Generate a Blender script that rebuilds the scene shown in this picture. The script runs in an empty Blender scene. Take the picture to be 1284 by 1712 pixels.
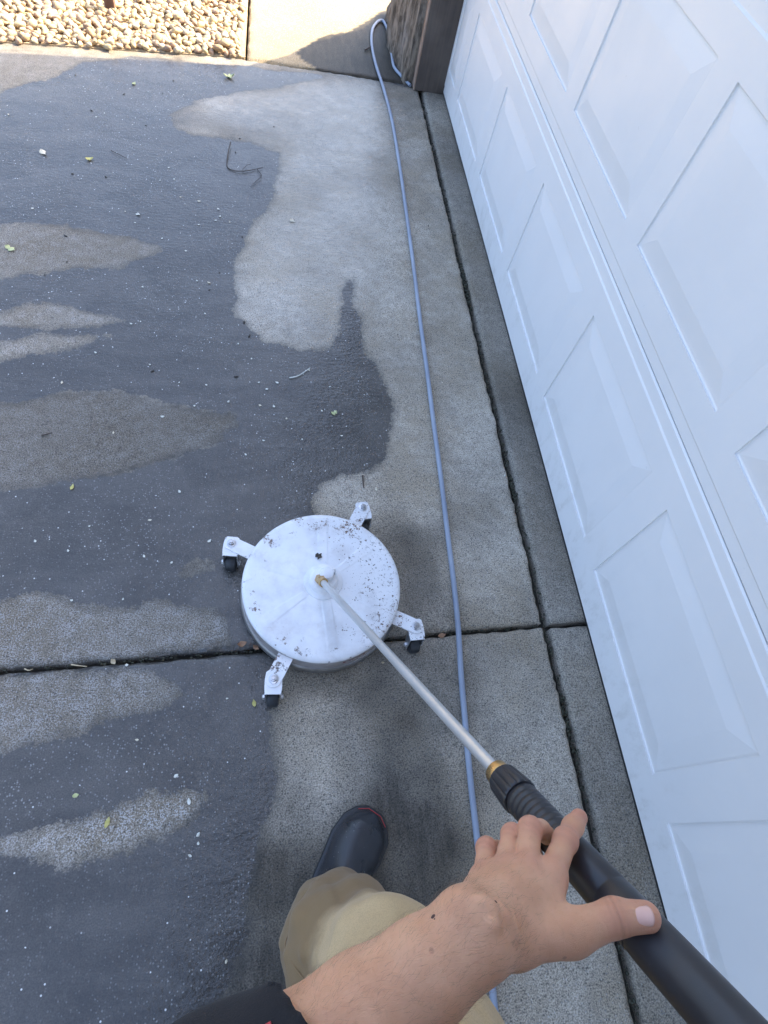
import bpy, bmesh, math, random
import numpy as np
from mathutils import Vector, Matrix
rad = math.radians
random.seed(7); RNG = np.random.default_rng(11)
SC = bpy.context.scene
COL = SC.collection

# ------------------------------------------------------------------ camera
EYE = 1.55                      # eye height above the concrete, metres
FOC = 954.0                     # focal length in units of a 1284 px wide frame
_d = np.array([-190., 544., FOC]); _d /= np.linalg.norm(_d)          # world down, in camera axes
_y = np.array([-181., -1736., FOC]); _y -= _d * (_y @ _d); _y /= np.linalg.norm(_y)   # along the door
_x = np.cross(_d, _y)                                                # towards the door
cam = bpy.data.cameras.new("camera"); camo = bpy.data.objects.new("camera", cam); COL.objects.link(camo)
ax = [Vector((_x[i], _y[i], -_d[i])) for i in range(3)]
camo.matrix_world = Matrix(((ax[0][0], -ax[1][0], -ax[2][0], 0), (ax[0][1], -ax[1][1], -ax[2][1], 0),
                            (ax[0][2], -ax[1][2], -ax[2][2], EYE), (0, 0, 0, 1)))
cam.sensor_fit = 'HORIZONTAL'; cam.sensor_width = 36.0; cam.lens = FOC / 1284 * 36
cam.clip_start = 0.02; cam.clip_end = 500
SC.camera = camo

# ------------------------------------------------------------------ light
SUN_EL, SUN_AZ = 40.0, 79.0         # azimuth clockwise from +Y (along the door), i.e. sun over the garage
w = bpy.data.worlds.new("World"); SC.world = w; w.use_nodes = True
wn = w.node_tree; wn.nodes.clear()
wo = wn.nodes.new("ShaderNodeOutputWorld"); wb = wn.nodes.new("ShaderNodeBackground"); ws = wn.nodes.new("ShaderNodeTexSky")
ws.sky_type = 'NISHITA'; ws.sun_disc = False
ws.sun_elevation = rad(SUN_EL); ws.sun_rotation = rad(SUN_AZ)
ws.air_density = 1.0; ws.dust_density = 7.0; ws.ozone_density = 3.0
wb.inputs['Strength'].default_value = 0.15
wn.links.new(ws.outputs[0], wb.inputs[0]); wn.links.new(wb.outputs[0], wo.inputs[0])
sl = bpy.data.lights.new("sun", 'SUN'); so = bpy.data.objects.new("sun", sl); COL.objects.link(so)
sl.energy = 2.4; sl.angle = rad(0.53); sl.color = (1.0, 0.87, 0.66)
sdir = Vector((math.sin(rad(SUN_AZ)) * math.cos(rad(SUN_EL)), math.cos(rad(SUN_AZ)) * math.cos(rad(SUN_EL)), math.sin(rad(SUN_EL))))
so.rotation_euler = sdir.to_track_quat('Z', 'Y').to_euler(); so.location = sdir * 20
vs = SC.view_settings
vs.view_transform = 'Standard'; vs.look = 'None'; vs.gamma = 1.0; vs.exposure = 2.58; vs.use_curve_mapping = False
SC.cycles.max_bounces = 8; SC.cycles.use_denoising = True

# ------------------------------------------------------------------ helpers
def gp(u, v, z=0.0):
    "where a sight line meets the level z"
    r = np.array([u - 642., v - 856., FOC]); s = (EYE - z) / (r @ _d)
    return np.array([r @ _x * s, r @ _y * s, z])
def dp(u, v, D):
    "a point at depth D"
    r = np.array([u - 642., v - 856., FOC]) * D / FOC
    return np.array([r @ _x, r @ _y, EYE - r @ _d])

def tag(o, label=None, cat=None, group=None, kind=None):
    if label: o["label"] = label
    if cat: o["category"] = cat
    if group: o["group"] = group
    if kind: o["kind"] = kind
    return o
def empty(name, loc=(0, 0, 0)):
    o = bpy.data.objects.new(name, None); COL.objects.link(o); o.location = Vector(loc); o.empty_display_size = .05
    return o
def root_of(p):
    while p.parent: p = p.parent
    return p
def mob(name, verts, faces, mat, parent=None, smooth=False, origin=None):
    "one mesh object from world-space vertices"
    v = np.asarray(verts, dtype=float).reshape(-1, 3)
    o0 = np.array(root_of(parent).location) if parent is not None else (np.array(origin) if origin is not None else np.zeros(3))
    me = bpy.data.meshes.new(name)
    me.from_pydata((v - o0).tolist(), [], [tuple(int(i) for i in f) for f in faces])
    me.update()
    if smooth: me.polygons.foreach_set("use_smooth", [True] * len(me.polygons))
    if mat: me.materials.append(mat)
    o = bpy.data.objects.new(name, me); COL.objects.link(o)
    if parent is not None: o.parent = parent
    elif origin is not None: o.location = Vector(origin)
    return o
def fixn(o):
    bm = bmesh.new(); bm.from_mesh(o.data); bmesh.ops.recalc_face_normals(bm, faces=bm.faces); bm.to_mesh(o.data); bm.free(); return o
def autosmooth(o, ang=40):
    bm = bmesh.new(); bm.from_mesh(o.data)
    bmesh.ops.recalc_face_normals(bm, faces=bm.faces)
    for f in bm.faces: f.smooth = True
    for e in bm.edges:
        if len(e.link_faces) == 2 and e.calc_face_angle(0) > rad(ang): e.smooth = False
    bm.to_mesh(o.data); bm.free(); return o
def bbox(name, lo, hi, mat, parent=None, bev=0.0, seg=2):
    bm = bmesh.new(); bmesh.ops.create_cube(bm, size=1)
    lo = np.array(lo, float); hi = np.array(hi, float)
    for v in bm.verts: v.co = Vector((lo + hi) / 2) + Vector(np.array(v.co) * (hi - lo))
    if bev: bmesh.ops.bevel(bm, geom=bm.edges[:], offset=bev, segments=seg, affect='EDGES', profile=.5)
    vs_ = [tuple(v.co) for v in bm.verts]; bm.verts.index_update()
    fs_ = [[v.index for v in f.verts] for f in bm.faces]; bm.free()
    o = mob(name, vs_, fs_, mat, parent); return autosmooth(o, 50) if bev else o
def frame_of(t):
    t = np.array(t, float); t /= np.linalg.norm(t)
    a = np.array([0, 0, 1.]) if abs(t[2]) < .9 else np.array([1., 0, 0])
    n = np.cross(a, t); n /= np.linalg.norm(n); return t, n, np.cross(t, n)
def tube_geo(pts, rads, seg=12, caps=True):
    pts = np.asarray(pts, float); n = len(pts)
    if np.isscalar(rads): rads = [rads] * n
    tan = np.gradient(pts, axis=0); V = []; F = []
    _, nn, bb = frame_of(tan[0])
    for i in range(n):
        t = tan[i] / np.linalg.norm(tan[i]); nn = nn - t * (nn @ t); nn /= np.linalg.norm(nn); bb = np.cross(t, nn)
        for k in range(seg):
            a = 2 * math.pi * k / seg
            V.append(pts[i] + rads[i] * (math.cos(a) * nn + math.sin(a) * bb))
    for i in range(n - 1):
        for k in range(seg):
            F.append((i * seg + k, i * seg + (k + 1) % seg, (i + 1) * seg + (k + 1) % seg, (i + 1) * seg + k))
    if caps: F.append(tuple(range(seg))[::-1]); F.append(tuple((n - 1) * seg + k for k in range(seg)))
    return V, F
def tube(name, pts, rads, mat, parent=None, seg=12, ang=40):
    V, F = tube_geo(pts, rads, seg); return autosmooth(mob(name, V, F, mat, parent), ang)
def lathe(name, prof, center, axis, mat, parent=None, seg=48, ang=35, caps=True):
    "profile of (distance along axis, radius)"
    t, n, b = frame_of(axis); c = np.array(center, float); V = []; F = []
    for (h, r) in prof:
        for k in range(seg):
            a = 2 * math.pi * k / seg; V.append(c + t * h + r * (math.cos(a) * n + math.sin(a) * b))
    m = len(prof)
    for i in range(m - 1):
        for k in range(seg): F.append((i * seg + k, i * seg + (k + 1) % seg, (i + 1) * seg + (k + 1) % seg, (i + 1) * seg + k))
    if caps: F.append(tuple(range(seg))); F.append(tuple((m - 1) * seg + k for k in range(seg)))
    return autosmooth(mob(name, V, F, mat, parent), ang)
def spline(ctrl, n=8):
    "Catmull-Rom through the control points"
    c = [np.array(p, float) for p in ctrl]; c = [2 * c[0] - c[1]] + c + [2 * c[-1] - c[-2]]; out = []
    for i in range(1, len(c) - 2):
        for k in range(n):
            t = k / n; p0, p1, p2, p3 = c[i - 1:i + 3]
            out.append(.5 * ((2 * p1) + (-p0 + p2) * t + (2 * p0 - 5 * p1 + 4 * p2 - p3) * t * t + (-p0 + 3 * p1 - 3 * p2 + p3) * t ** 3))
    out.append(c[-2]); return np.array(out)
_perm = RNG.random((64, 64, 64))
def vnoise(p, scale, off=0.0):
    "smooth value noise, vectorised"
    q = np.asarray(p, float) * scale + off; i = np.floor(q).astype(int); f = q - i; f = f * f * (3 - 2 * f); r = 0
    for dx in (0, 1):
        for dy in (0, 1):
            for dz in (0, 1):
                wgt = (f[..., 0] if dx else 1 - f[..., 0]) * (f[..., 1] if dy else 1 - f[..., 1]) * (f[..., 2] if dz else 1 - f[..., 2])
                r = r + wgt * _perm[(i[..., 0] + dx) % 64, (i[..., 1] + dy) % 64, (i[..., 2] + dz) % 64]
    return r - .5

# ---- node helpers
class NT:
    def __init__(s, name):
        s.m = bpy.data.materials.new(name); s.m.use_nodes = True; s.t = s.m.node_tree
        s.p = s.t.nodes["Principled BSDF"]
    def n(s, kind, **kw):
        x = s.t.nodes.new(kind)
        for k, v in kw.items(): setattr(x, k, v)
        return x
    def put(s, sock, val):
        if isinstance(val, bpy.types.NodeSocket): s.t.links.new(val, sock)
        elif isinstance(val, (tuple, list)) and len(val) == 3 and sock.type == 'RGBA': sock.default_value = (*val, 1)
        else: sock.default_value = val
    def coord(s, kind='Object'): return s.n("ShaderNodeTexCoord").outputs[kind]
    def pos(s): return s.n("ShaderNodeNewGeometry").outputs['Position']
    def mapping(s, vec, scale=(1, 1, 1), rot=(0, 0, 0)):
        x = s.n("ShaderNodeMapping"); s.put(x.inputs['Vector'], vec); x.inputs['Scale'].default_value = scale; x.inputs['Rotation'].default_value = rot
        return x.outputs[0]
    def noise(s, vec, scale, detail=4, rough=.55, dist=0):
        x = s.n("ShaderNodeTexNoise"); s.put(x.inputs['Vector'], vec); x.inputs['Scale'].default_value = scale
        x.inputs['Detail'].default_value = detail; x.inputs['Roughness'].default_value = rough; x.inputs['Distortion'].default_value = dist
        return x.outputs['Fac']
    def vor(s, vec, scale, feature='F1', out='Distance', rnd=1):
        x = s.n("ShaderNodeTexVoronoi", feature=feature); s.put(x.inputs['Vector'], vec); x.inputs['Scale'].default_value = scale
        x.inputs['Randomness'].default_value = rnd; return x.outputs[out]
    def ramp(s, fac, a, b, lo=0., hi=1.):
        x = s.n("ShaderNodeMapRange", interpolation_type='SMOOTHSTEP'); s.put(x.inputs[0], fac)
        x.inputs[1].default_value = a; x.inputs[2].default_value = b; x.inputs[3].default_value = lo; x.inputs[4].default_value = hi
        return x.outputs[0]
    def math(s, op, a, b=0.0, c=None, clamp=False):
        x = s.n("ShaderNodeMath", operation=op, use_clamp=clamp); s.put(x.inputs[0], a); s.put(x.inputs[1], b)
        if c is not None: s.put(x.inputs[2], c)
        return x.outputs[0]
    def mix(s, fac, a, b, mode='MIX'):
        x = s.n("ShaderNodeMix", data_type='RGBA', blend_type=mode); s.put(x.inputs[0], fac); s.put(x.inputs[6], a); s.put(x.inputs[7], b)
        return x.outputs[2]
    def bump(s, h, strength=.3, dist=.002, normal=None):
        x = s.n("ShaderNodeBump"); s.put(x.inputs['Height'], h); x.inputs['Strength'].default_value = strength; x.inputs['Distance'].default_value = dist
        if normal: s.put(x.inputs['Normal'], normal)
        return x.outputs[0]
    def attr(s, name): return s.n("ShaderNodeAttribute", attribute_name=name).outputs['Fac']
    def attrc(s, name): return s.n("ShaderNodeAttribute", attribute_name=name).outputs['Color']
    def rnd(s): return s.n("ShaderNodeObjectInfo").outputs['Random']
    def set(s, **kw):
        for k, v in kw.items(): s.put(s.p.inputs[k.replace('_', ' ')], v)
        return s

def simple(name, c1, c2=None, rough=.5, metal=0., nscale=20, bump=0., bscale=200, bdist=.001, rvar=.1, spec=.5):
    t = NT(name); v = t.coord(); n = t.noise(v, nscale, 5)
    t.set(Base_Color=t.mix(t.ramp(n, .3, .7), c1, c2 or c1), Metallic=metal, Roughness=t.ramp(n, .25, .75, max(.02, rough - rvar), min(1, rough + rvar)))
    t.p.inputs['Specular IOR Level'].default_value = spec
    if bump: t.set(Normal=t.bump(t.noise(v, bscale, 4), bump, bdist))
    return t.m

# ------------------------------------------------------------------ ground
X_CRACK, X_DOOR, Y_END = 0.80, 0.932, 3.63
def joint_y(X): return 0.446 + 0.045 * X        # control joint across the driveway
def sd_poly(P, poly):
    "signed distance, positive inside"
    poly = np.asarray(poly)[:, :2]; a = poly; b = np.roll(poly, -1, 0); d2 = np.full(len(P), 1e9); ins = np.zeros(len(P), bool)
    for p, q in zip(a, b):
        e = q - p; wv = P - p; t = np.clip((wv @ e) / (e @ e + 1e-12), 0, 1); r = wv - t[:, None] * e
        d2 = np.minimum(d2, (r * r).sum(1))
        c = (p[1] > P[:, 1]) != (q[1] > P[:, 1])
        with np.errstate(divide='ignore', invalid='ignore'):
            xi = (q[0] - p[0]) * (P[:, 1] - p[1]) / (q[1] - p[1]) + p[0]
        ins ^= c & (P[:, 0] < xi)
    return np.where(ins, 1, -1) * np.sqrt(d2)
def G(*uv): return [gp(u, v)[:2] for u, v in uv]
WET = G((-60, 140), (130, 108), (220, 96), (420, 112), (545, 126), (500, 141), (430, 150), (330, 168), (288, 192), (290, 215), (330, 228), (420, 235),
        (468, 255), (458, 320), (425, 380), (395, 425), (386, 470), (398, 530), (440, 572), (500, 584), (550, 578), (574, 545), (572, 490), (585, 472),
        (592, 520), (605, 575), (632, 615), (650, 670), (655, 715), (645, 765), (610, 790), (560, 795), (530, 815), (522, 840), (540, 900), (560, 1000),
        (480, 1100), (458, 1140), (455, 1200), (460, 1300), (448, 1380), (415, 1500), (385, 1640), (375, 1760)) + [np.array([-.2, -1.6]), np.array([-4., -1.6]), np.array([-4., 3.2])]
WET2 = G((500, 90), (545, 62), (590, 55), (645, 20), (670, 90), (700, 150), (655, 137), (545, 123))
DRY = [(.46, .70, G((-250, 400), (0, 378), (60, 374), (110, 374), (170, 388), (245, 402), (272, 415), (235, 432), (200, 452), (130, 448), (60, 458), (0, 468), (-250, 490))),
       (.45, .64, G((-200, 530), (0, 518), (60, 508), (110, 510), (160, 525), (217, 538), (150, 546), (60, 545), (0, 548), (-200, 555))),
       (.5, .60, G((-200, 585), (0, 570), (80, 562), (192, 560), (130, 577), (50, 592), (0, 608), (-200, 630))),
       (.48, .82, G((-250, 700), (0, 672), (100, 660), (200, 655), (260, 675), (330, 688), (392, 695), (402, 715), (362, 740), (260, 770), (160, 797), (60, 817), (0, 815), (-250, 850))),
       (.85, .72, G((-300, 1020), (0, 1000), (60, 988), (150, 1005), (230, 1007), (260, 998), (330, 1008), (375, 1008), (392, 1040), (385, 1078), (200, 1110), (0, 1130), (-300, 1165))),
       (.95, .72, G((-300, 1150), (0, 1124), (110, 1116), (235, 1112), (298, 1138), (306, 1162), (270, 1185), (170, 1207), (90, 1232), (0, 1262), (-300, 1330))),
       (1., .58, G((-200, 1420), (0, 1395), (60, 1385), (140, 1370), (200, 1345), (250, 1322), (342, 1324), (322, 1360), (280, 1387), (180, 1420), (110, 1442), (0, 1428), (-200, 1470))),
       (.3, .7, G((-100, 82), (0, 84), (165, 90), (130, 112), (62, 137), (0, 156), (-100, 190))),
       (.35, .8, G((300, 955), (325, 943), (350, 940), (360, 955), (335, 968), (305, 968)))]
DAMP = [(500, 300, 0.42), (450, 450, 0.36), (560, 450, 0.36), (600, 250, 0.42), (640, 200, 0.42), (640, 400, 0.34), (700, 300, 0.42), (730, 500, 0.33), (800, 700, 0.32),
        (690, 700, 0.28), (700, 850, 0.3), (820, 950, 0.3), (860, 1000, 0.36), (600, 830, 0.25), (690, 900, 0.8), (705, 960, 0.84), (680, 1020, 0.78), (720, 1100, 0.72),
        (520, 1200, 0.3), (540, 1300, 0.32), (500, 1350, .5), (640, 1150, 0.84), (650, 1300, 0.86), (700, 1400, 0.86), (740, 1200, 0.74), (590, 1250, .55), (850, 1150, 0.36),
        (900, 1300, 0.32), (850, 1400, 0.32), (900, 1650, 0.3), (430, 1600, 0.97), (500, 1500, 0.85), (700, 1500, 0.84), (790, 1250, 0.45), (660, 150, .7), (610, 100, .9),
        (580, 1100, .7), (520, 1130, .55), (745, 300, 0.5), (880, 1010, 0.5), (770, 950, 0.33), (560, 560, .45), (310, 198, .75), (360, 190, .6), (420, 190, 0.6), (470, 170, 0.5), (620, 700, .5), (440, 1480, .95), (410, 1680, .95), (670, 1220, 0.84), (590, 1420, .75), (760, 1130, .7)]
_dpt = np.array([gp(u, v)[:2] for u, v, _ in DAMP]); _dv = np.array([c for _, _, c in DAMP])
def fields(P):
    "water film (signed distance, m), dampness and exposed aggregate at ground points"
    ring = np.hypot(P[:, 0] - .137, P[:, 1] - .588)
    wob = .034 * vnoise(np.c_[P * np.array([.6, 1]), np.zeros(len(P))], 11) + .018 * vnoise(np.c_[P, np.ones(len(P))], 36)
    film = np.maximum(sd_poly(P, WET), sd_poly(P, WET2)); agg = np.zeros(len(P)); ind = np.full(len(P), -1e9)
    dd = np.full(len(P), .6)
    for k, dv, poly in DRY:
        s = sd_poly(P, poly); dd = np.where(s > ind, dv, dd); film = np.minimum(film, -s); m = s > ind; ind = np.maximum(ind, s)
        agg = np.maximum(agg, k * np.clip((s + .03) / .05, 0, 1))
    film = np.where(P[:, 0] < -1.35, np.minimum(film + .0, .05), film)
    d2 = ((P[:, None, :] - _dpt[None]) ** 2).sum(2) + 2e-4; wgt = d2 ** -1.7; damp = (wgt * _dv).sum(1) / wgt.sum(1)
    damp = np.where(ind > -.01, dd, damp)
    return film + wob, np.clip(damp + (.34 * vnoise(np.c_[P, np.full(len(P), 3.)], 6) + .22 * vnoise(np.c_[P, np.full(len(P), 5.)], 17)) * (ind < 0) * np.clip(damp * 1.6, .25, 1), 0, .95), agg

def concrete(name, kind='drive'):
    t = NT(name); p = t.pos()
    film = t.attr('film'); damp = t.attr('damp'); agg = t.attr('agg'); sheen = t.attr('sheen')
    n_big = t.noise(p, 3.2, 5, .6); n_mid = t.noise(p, 26, 4, .65); n_f = t.noise(p, 300, 2, .6)
    flow = t.noise(t.mapping(p, (1.3, 2.9, 1), (0, 0, .12)), 2.3, 5, .62, 1.2)
    edge = t.math('ADD', film, t.math('MULTIPLY', t.math('SUBTRACT', t.noise(p, 70, 4, .75), .5), .055))
    wet = t.ramp(edge, -.003, .005)
    # sand and small stones in the paste
    va = t.n("ShaderNodeTexVoronoi"); t.put(va.inputs['Vector'], p); va.inputs['Scale'].default_value = 190
    sx = t.n("ShaderNodeSeparateColor"); t.put(sx.inputs[0], va.outputs['Color']); vd = va.outputs['Distance']
    pale = t.math('MULTIPLY', t.ramp(sx.outputs[0], .74, .9), t.ramp(vd, .48, .25))
    dark = t.math('MULTIPLY', t.ramp(sx.outputs[1], .62, .80), t.ramp(vd, .5, .3))
    fleck = t.math('MULTIPLY', t.ramp(sx.outputs[2], .9955, .9965), t.ramp(vd, .42, .28))
    base = t.mix(t.ramp(n_mid, .3, .7), (.49, .43, .345), (.65, .575, .47))
    base = t.mix(t.ramp(n_big, .35, .7, 0, .7), base, (.42, .335, .225))
    if kind == 'path': base = t.mix(.85, base, (.25, .185, .10))
    base = t.mix(1.0, base, t.mix(1.0, (1, 1, 1), t.ramp(n_f, .30, .70, .52, 1.42), 'MULTIPLY'), 'MULTIPLY')
    base = t.mix(t.math('MULTIPLY', dark, .75), base, (.12, .11, .095))
    base = t.mix(t.math('MULTIPLY', pale, t.math('ADD', .35, t.math('MULTIPLY', agg, .6))), base, (.82, .80, .76))
    gr = t.math('MULTIPLY', t.ramp(t.math('ADD', t.math('MULTIPLY', n_f, .65), t.math('MULTIPLY', n_mid, .35)), .52, .585), agg)
    base = t.mix(t.math('MULTIPLY', gr, .95), base, (.88, .86, .83))
    dk = t.math('SUBTRACT', 1.0, t.math('MULTIPLY', damp, .88))
    dk = t.math('MULTIPLY', dk, t.math('ADD', 1.0, t.math('MULTIPLY', t.math('SUBTRACT', t.ramp(t.noise(t.mapping(p, (6, 1.2, 1), (0, 0, .05)), 5, 4, .65), .3, .7, .62, 1.30), 1.0), t.ramp(damp, .84, .95))))
    col = t.mix(1.0, base, t.mix(1.0, (1, 1, 1), dk, 'MULTIPLY'), 'MULTIPLY')
    silt = t.mix(t.ramp(flow, .32, .68), (.030, .028, .026), (.066, .061, .055))
    silt = t.mix(t.ramp(n_mid, .54, .74, 0, .22), silt, (.135, .125, .11))
    silt = t.mix(1.0, silt, t.mix(1.0, (1, 1, 1), t.ramp(n_f, .30, .70, .75, 1.25), 'MULTIPLY'), 'MULTIPLY')
    silt = t.mix(t.math('MULTIPLY', pale, t.ramp(n_big, .4, .65, .14, .55)), silt, (.42, .42, .41))
    silt = t.mix(t.math('MULTIPLY', fleck, .9), silt, (.75, .75, .72))
    col = t.mix(t.math('MULTIPLY', wet, .93), col, silt)
    rim = t.math('MULTIPLY', t.ramp(edge, -.028, 0), t.ramp(edge, .008, .0))
    col = t.mix(t.math('MULTIPLY', rim, .42), col, (.055, .052, .046))
    h = t.math('ADD', t.math('MULTIPLY', n_f, 1.0), t.math('MULTIPLY', pale, .5))
    t.set(Base_Color=col, Roughness=t.math('SUBTRACT', .92, t.math('MULTIPLY', damp, .36)), Normal=t.bump(h, .9, .0018))
    t.p.inputs['Specular IOR Level'].default_value = .4
    # the water itself: a thin coat that follows the grit
    rip = t.math('ADD', t.math('MULTIPLY', t.noise(p, 105, 2, .6), 1.0), t.math('MULTIPLY', t.noise(t.mapping(p, (1, 2.0, 1)), 44, 2, .5), 1.6))
    cw = t.math('MAXIMUM', wet, t.math('MULTIPLY', sheen, 1.0))
    cr = t.math('ADD', t.ramp(flow, .3, .7, .05, .16), t.math('MULTIPLY', t.math('SUBTRACT', 1.0, wet), .16))
    t.set(Coat_Weight=cw, Coat_Roughness=cr, Coat_IOR=1.39, Coat_Normal=t.bump(rip, .6, .0024))
    return t.m
M = {}
M['concrete'] = concrete('wet_concrete')

def axis_coords(a, b, fine, lo, hi, coarse=.25):
    "grid lines: fine between lo and hi, coarse elsewhere, extra lines at both ends for the arris"
    s = [a, a + .003, a + .007, a + .012]; e = [b - .012, b - .007, b - .003, b]
    x = a + .012; mid = []
    while x < b - .012:
        x += fine if lo <= x <= hi else coarse
        mid.append(x)
    mid = [m for m in mid if m < b - .016]
    return np.array(s + mid + e)
def slab(name, x0, x1, ya, yb, mat, parent, fine=.0135, top=0.0, depth=.09, rough=1.0):
    "concrete slab with worn arrises; ya, yb are functions of X"
    xs = axis_coords(x0, x1, fine, -1.55, .95); ts = axis_coords(0, 1, fine / 3.2, 0, 1)
    L = abs(yb(0) - ya(0)); ts = axis_coords(0., L, fine, -2, 99) / L
    XX, TT = np.meshgrid(xs, ts, indexing='ij'); YA = ya(XX); YY = YA + (yb(XX) - YA) * TT
    P = np.c_[XX.ravel(), YY.ravel()]
    ex = np.minimum(XX - x0, x1 - XX).ravel(); ey = np.minimum(TT * L, (1 - TT) * L).ravel(); e = np.minimum(ex, ey)
    z3 = np.c_[P, np.zeros(len(P))]
    e2 = np.clip(e + .008 * vnoise(z3, 30) * rough + .010 * vnoise(z3, 110) * rough * (e < .03), 0, 1)
    Z = top + .0022 * vnoise(z3, 6) + .0008 * vnoise(z3, 40) - .012 * np.clip(1 - e2 / .013, 0, 1) ** 2
    P[:, 0] += np.where(e < .004, .006 * vnoise(z3, 40, 5.) * rough, 0) * (ex <= ey); P[:, 1] += np.where(e < .004, .006 * vnoise(z3, 40, 9.) * rough, 0) * (ey < ex)
    nx, ny = XX.shape; idx = np.arange(nx * ny).reshape(nx, ny)
    F = np.stack([idx[:-1, :-1], idx[1:, :-1], idx[1:, 1:], idx[:-1, 1:]], -1).reshape(-1, 4)
    loop = np.concatenate([idx[:, 0], idx[-1, 1:], idx[-2::-1, -1], idx[0, -2:0:-1]])
    V = np.c_[P, Z]; base = V[loop].copy(); base[:, 2] = top - depth; nb = len(V); V = np.vstack([V, base]); m = len(loop)
    SF = [(loop[i], nb + i, nb + (i + 1) % m, loop[(i + 1) % m]) for i in range(m)]
    o = mob(name, V, list(map(tuple, F)) + SF, mat, parent, smooth=True)
    return o
def add_fields(o, film=None, damp=None, agg=None, sheen=None):
    me = o.data; n = len(me.vertices); co = np.empty(n * 3); me.vertices.foreach_get('co', co); co = co.reshape(-1, 3)
    P = co[:, :2] + np.array(o.matrix_world.translation)[:2] * 0
    f, d, a = fields(P)
    if film is not None: f = np.full(n, film)
    if damp is not None: d = damp(P)
    if agg is not None: a = np.full(n, agg)
    sh = sd_poly(P, G((270, 200), (330, 150), (560, 122), (660, 136), (672, 250), (660, 420), (640, 560), (600, 560), (580, 600), (480, 600), (390, 540), (370, 460), (440, 330), (455, 250)))
    sh = np.clip(sh / .25 + .35, 0, 1) if sheen is None else np.full(n, sheen)
    for k, arr in (('film', f), ('damp', d), ('agg', a), ('sheen', sh)):
        me.attributes.new(k, 'FLOAT', 'POINT').data.foreach_set('value', np.asarray(arr, dtype=np.float32))

M['soil'] = simple('joint_dirt', (.030, .028, .022), (.055, .048, .034), .9, nscale=60, bump=.8, bscale=300, bdist=.004)
M['earth'] = simple('dry_earth', (.16, .14, .09), (.10, .12, .05), .95, nscale=3, bump=.5, bscale=60, bdist=.01)
g = bbox('ground', (-120, -120, -.30), (120, 120, -.12), M['earth']); tag(g, kind='structure')
drive = bbox('driveway', (-5.2, -5.2, -.118), (X_DOOR + .9, Y_END + .1, -.040), M['soil']); tag(drive, kind='structure')
far = slab('slab', -5.0, X_CRACK, lambda X: joint_y(X) + .007, lambda X: Y_END + 0 * X, M['concrete'], drive); add_fields(far)
near = slab('slab', -5.0, X_CRACK, lambda X: -5.0 + 0 * X, lambda X: joint_y(X) - .007, M['concrete'], drive, fine=.014); add_fields(near)
tag(far, 'far concrete slab, wet blue-grey on the left and pale along the hose'); tag(near, 'near concrete slab with speckled dry patches beside the boot')
apron_damp = lambda P: np.clip(.66 + .4 * vnoise(np.c_[P, np.full(len(P), 8.)], 3), 0, 1)
for ya, yb in ((.484, Y_END - .02), (-5.0, .470)):
    a_ = slab('apron_slab', X_CRACK + .022, X_DOOR + .35, lambda X, y=ya: y + .04 * (X - .8), lambda X, y=yb: y + .04 * (X - .8), M['concrete'], drive, top=.004, rough=.6)
    add_fields(a_, film=-.4, damp=apron_damp, agg=0, sheen=.0)
# sunlit path slab past the end of the drive
M['path'] = concrete('path_concrete', 'path')
path = slab('path', -.138, X_DOOR + 2.2, lambda X: Y_END + .012 + 0 * X, lambda X: 9.5 + 0 * X, M['path'], None, fine=.02, depth=.12); tag(path, kind='structure')
pd = lambda P: np.where(sd_poly(P, WET2) > -.02, .97, np.clip(.02 + .35 * vnoise(np.c_[P, np.full(len(P), 2.)], 2.5), 0, 1))
add_fields(path, film=-.4, damp=pd, agg=0, sheen=0)

# ------------------------------------------------------------------ garage and its surroundings
def stained_wood():
    t = NT('brown_painted_wood'); p = t.coord(); q = t.mapping(p, (14, 14, .9)); n = t.noise(q, 3.0, 6, .65, .4); n2 = t.noise(p, 5, 4)
    t.set(Base_Color=t.mix(t.ramp(n2, .35, .7, 0, .5), t.mix(t.ramp(n, .3, .7), (.055, .043, .037), (.115, .088, .074)), (.17, .135, .11)), Roughness=t.ramp(n, .3, .7, .55, .8), Normal=t.bump(n, .5, .003))
    return t.m
def rock_mat():
    t = NT('weathered_rock'); p = t.coord(); q = t.mapping(p, (9, 9, 2.2), (.3, .2, 0)); n = t.noise(q, 3.5, 8, .7, .6); n2 = t.noise(p, 7, 6, .6)
    c = t.mix(t.ramp(n, .38, .62), (.075, .055, .038), (.30, .235, .175)); c = t.mix(t.ramp(n2, .5, .75, 0, .7), c, (.36, .31, .27))
    t.set(Base_Color=c, Roughness=.9, Normal=t.bump(t.math('ADD', n, t.math('MULTIPLY', t.noise(q, 16, 5, .6), .4)), 1.0, .02)); return t.m
def door_paint():
    t = NT('white_door_paint'); p = t.pos(); q = t.mapping(p, (1, 6, 60)); n = t.noise(q, 5, 5, .6, .6); n2 = t.noise(p, 2.2, 5, .6)
    c = t.mix(t.ramp(n2, .3, .75), (.80, .775, .755), (.75, .73, .715)); sp = t.ramp(t.noise(p, 55, 3, .5), .74, .80)
    c = t.mix(t.math('MULTIPLY', sp, .25), c, (.45, .43, .39)); z = t.n('ShaderNodeSeparateXYZ'); t.put(z.inputs[0], p)
    spl = t.math('MULTIPLY', t.ramp(z.outputs[2], .30, .0, 0, 1), t.ramp(t.noise(t.mapping(p, (1, 1, .5)), 16, 5, .7), .48, .72)); c = t.mix(t.math('MULTIPLY', spl, .35), c, (.44, .40, .34))
    t.set(Base_Color=c, Roughness=t.ramp(n2, .3, .7, .36, .5), Normal=t.bump(n, .22, .0012)); return t.m
M['wood'] = stained_wood(); M['rock'] = rock_mat(); M['door'] = door_paint()
M['stucco'] = simple('tan_stucco', (.42, .36, .28), (.48, .42, .34), .9, nscale=8, bump=.5, bscale=120, bdist=.003)
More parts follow.
